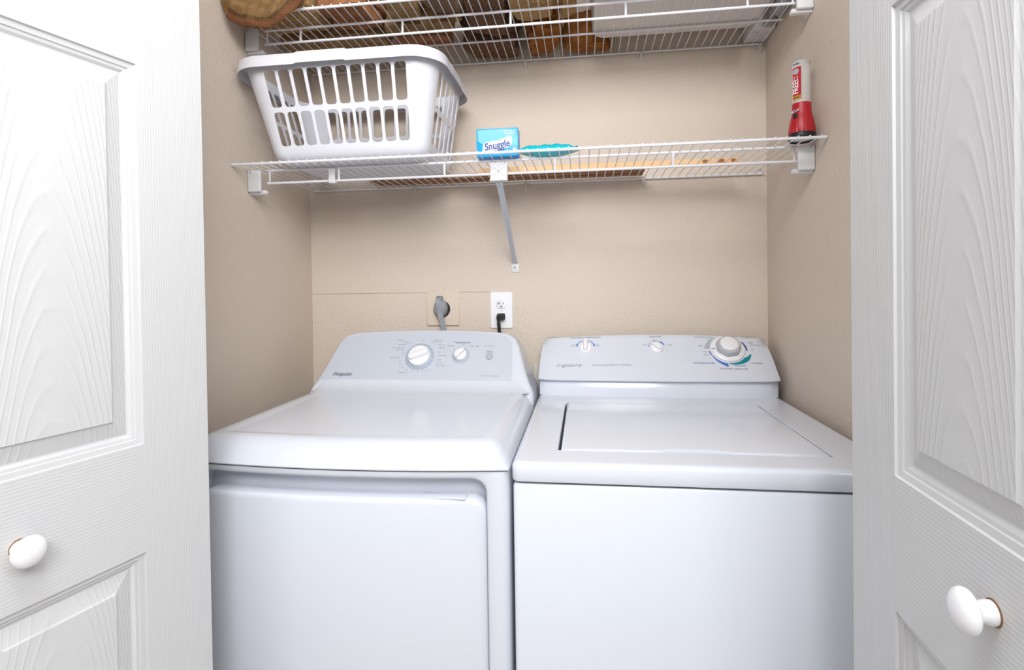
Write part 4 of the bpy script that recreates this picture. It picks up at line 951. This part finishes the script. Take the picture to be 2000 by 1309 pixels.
folded('folded_towel', 'rust orange rolled towel tucked beside the plastic bin', T_rust, -0.052, 0.085, 1.690, 1.755, 0.103, 4, 27, -4, loose=0.012)
folded('folded_towel', 'narrow khaki towel squeezed between the rust towel and the bin', T_khaki, -0.050, -0.006, 1.350, 1.515, 0.184, 4, 29, 4)

# the towel hanging over the shelf front, with its contrasting hem band
tw = thing('hanging_towel', 'khaki towel with terracotta stitched hem hanging over the left front of the upper shelf', 'towel', (-0.82, 1.34, ZU), group=None)
# lower outline of the flap (x, z) measured along its front
OUTL = [(-0.936, 2.015), (-0.931, 1.985), (-0.922, 1.965), (-0.905, 1.948), (-0.880, 1.936), (-0.850, 1.9285), (-0.820, 1.9265), (-0.790, 1.930), (-0.765, 1.939), (-0.742, 1.955), (-0.722, 1.975), (-0.708, 1.995), (-0.700, 2.015), (-0.696, 2.05)]
def outl(t):
    k = t * (len(OUTL) - 1); i = min(int(k), len(OUTL) - 2); f = k - i
    # Catmull-Rom keeps the hem round
    P = [Vector(OUTL[max(0, min(len(OUTL) - 1, i + d_))]) for d_ in (-1, 0, 1, 2)]
    return 0.5 * ((2 * P[1]) + (P[2] - P[0]) * f + (2 * P[0] - 5 * P[1] + 4 * P[2] - P[3]) * f * f + (3 * P[1] - P[0] - 3 * P[2] + P[3]) * f ** 3)
TOPC = Vector((-0.815, 2.055))
def flap(t, s, push=0.0):
    """t along the hem outline, s from the hem (0) up to the fold (1) and back over the shelf (2)"""
    h = outl(t)
    if s <= 1.0:
        q = h + (TOPC - h) * s * 0.92; x, z = q.x, q.y
        bulge = 0.020 * math.sin(math.pi * min(1, (s + 0.16))) ** 1.0
        y = 1.336 - 0.006 - bulge - 0.015 * noise.noise(Vector((x * 13, z * 17, 0.3))) - 0.009 * noise.noise(Vector((x * 38, z * 30, 4.3)))
        y -= 0.006 * max(0, 0.5 - s)
    else: x, y, z = h.x, 1.336, h.y
    return Vector((x, y - push, z))
bm = bmesh.new(); NT, NS = 72, 26
rows = [[bm.verts.new(flap(i / NT, j / NS)) for i in range(NT + 1)] for j in range(NS + 1)]
for j in range(NS):
    for i in range(NT): bm.faces.new((rows[j][i], rows[j][i + 1], rows[j + 1][i + 1], rows[j + 1][i]))
bmesh.ops.solidify(bm, geom=list(bm.faces), thickness=-0.012)
obj('front_flap', bm, T_khaki, tw, True, 70, recalc=True)
bm = bmesh.new()
L = []
for j in range(0, 5):
    L.append([bm.verts.new(flap(0.18 + 0.82 * i / 60, -0.02 + 0.15 * j / 4, 0.0035 if 0 < j < 4 else 0.001)) for i in range(61)])
for j in range(4):
    for i in range(60): bm.faces.new((L[j][i], L[j][i + 1], L[j + 1][i + 1], L[j + 1][i]))
bmesh.ops.solidify(bm, geom=list(bm.faces), thickness=-0.003)
obj('hem_band', bm, T_terra, tw, True, 70)['label'] = 'terracotta woven hem band'
st0 = None
for i in range(62):
    t = 0.20 + 0.79 * i / 61; a = flap(t, 0.135, 0.0042); b_ = flap(t + 0.004, 0.185, 0.0042)
    obj('hem_stitch', tube([a, b_], 0.0008, 4), T_dark, tw, False)
bm = box((-0.925, 1.345, ZU), (-0.712, 1.50, ZU + 0.055), 0.02, 3)
bmesh.ops.subdivide_edges(bm, edges=bm.edges, cuts=3, use_grid_fill=True)
for v in bm.verts: v.co += Vector((noise.noise(v.co * 30), noise.noise(v.co * 30 + Vector((5, 1, 2))), abs(noise.noise(v.co * 25)))) * 0.005
obj('folded_stack', bm, T_khaki, tw, True, 70)
def over(u, v):
    x = -0.925 + 0.215 * u; a = math.pi * 0.5 * min(1, v * 2)
    if v < 0.5: return Vector((x + 0.0, 1.352 - 0.030 * math.cos(a), 2.030 + 0.022 * math.sin(a)))
    return Vector((x, 1.352 + (v - 0.5) * 0.28, 2.052))
bm, _ = grid_surface(16, 16, over); bmesh.ops.solidify(bm, geom=list(bm.faces), thickness=0.010)
obj('top_fold', bm, T_khaki, tw, True, 70)

# storage bin
sb = thing('storage_bin', 'frosted white plastic storage bin on the right half of the upper shelf', 'bin', (0.27, 1.50, ZU))
bx_, by_ = (0.030 + 0.508) / 2, (1.352 + 1.668) / 2; bw, bd = 0.470, 0.312
lp = [rl(bw * s_, bd * s_, r_, bx_, by_, ZU + h) for h, s_, r_ in ((0.000, 0.955, 0.030), (0.001, 0.985, 0.040), (0.008, 1.0, 0.045), (0.24, 1.04, 0.05), (0.24, 1.03, 0.048), (0.011, 0.985, 0.044), (0.005, 0.93, 0.03))]
obj('tub', loft(lp), M_bin, sb, True, 50)
obj('rim', loft([rl(bw * 1.04 + o_, bd * 1.04 + o_, 0.05, bx_, by_, ZU + h) for h, o_ in ((0.230, 0.002), (0.230, 0.016), (0.240, 0.018), (0.242, 0.010), (0.242, -0.004))], False, False), M_bin, sb, True, 50)
obj('base_foot', loft([rl(bw * 0.90, bd * 0.86, 0.03, bx_, by_, ZU - 0.0002), rl(bw * 0.90, bd * 0.86, 0.03, bx_, by_, ZU + 0.0012)]), M_bin, sb)
# bagged white box
wb = thing('white_carton', 'small white carton in the right back corner of the upper shelf', 'box', (0.533, 1.70, ZU))
obj('carton', box((0.5000, 1.672, ZU), (0.5660, 1.770, ZU + 0.075), 0.002), M_carton, wb, True, 50)
for (a, b_) in (((0.512, 1.690), (0.530, 1.715)), ((0.516, 1.722), (0.540, 1.706)), ((0.530, 1.735), (0.545, 1.722)), ((0.508, 1.705), (0.536, 1.690))):
    obj('print_line', tube([(a[0], a[1], ZU + 0.0001), (b_[0], b_[1], ZU + 0.0001)], 0.0007, 4), M_ink, wb, False)
pbg = thing('plastic_bag', 'crumpled grey plastic bag on the upper shelf against the right wall', 'bag', (0.537, 1.58, ZU))
bm = bmesh.new(); bmesh.ops.create_icosphere(bm, subdivisions=4, radius=1.0)
for v in bm.verts:
    p = v.co.copy(); n_ = 1 + 0.20 * noise.noise(p * 2.1) + 0.14 * noise.noise(p * 5.0 + Vector((3, 1, 0))) + 0.07 * noise.noise(p * 11)
    v.co = Vector((0.5460 + max(-0.020, min(0.022, p.x * 0.024 * n_)), 1.570 + p.y * 0.075 * n_, ZU + max(0.0, 0.042 + p.z * 0.050 * n_)))
obj('film', bm, M_film, pbg, True, 80)
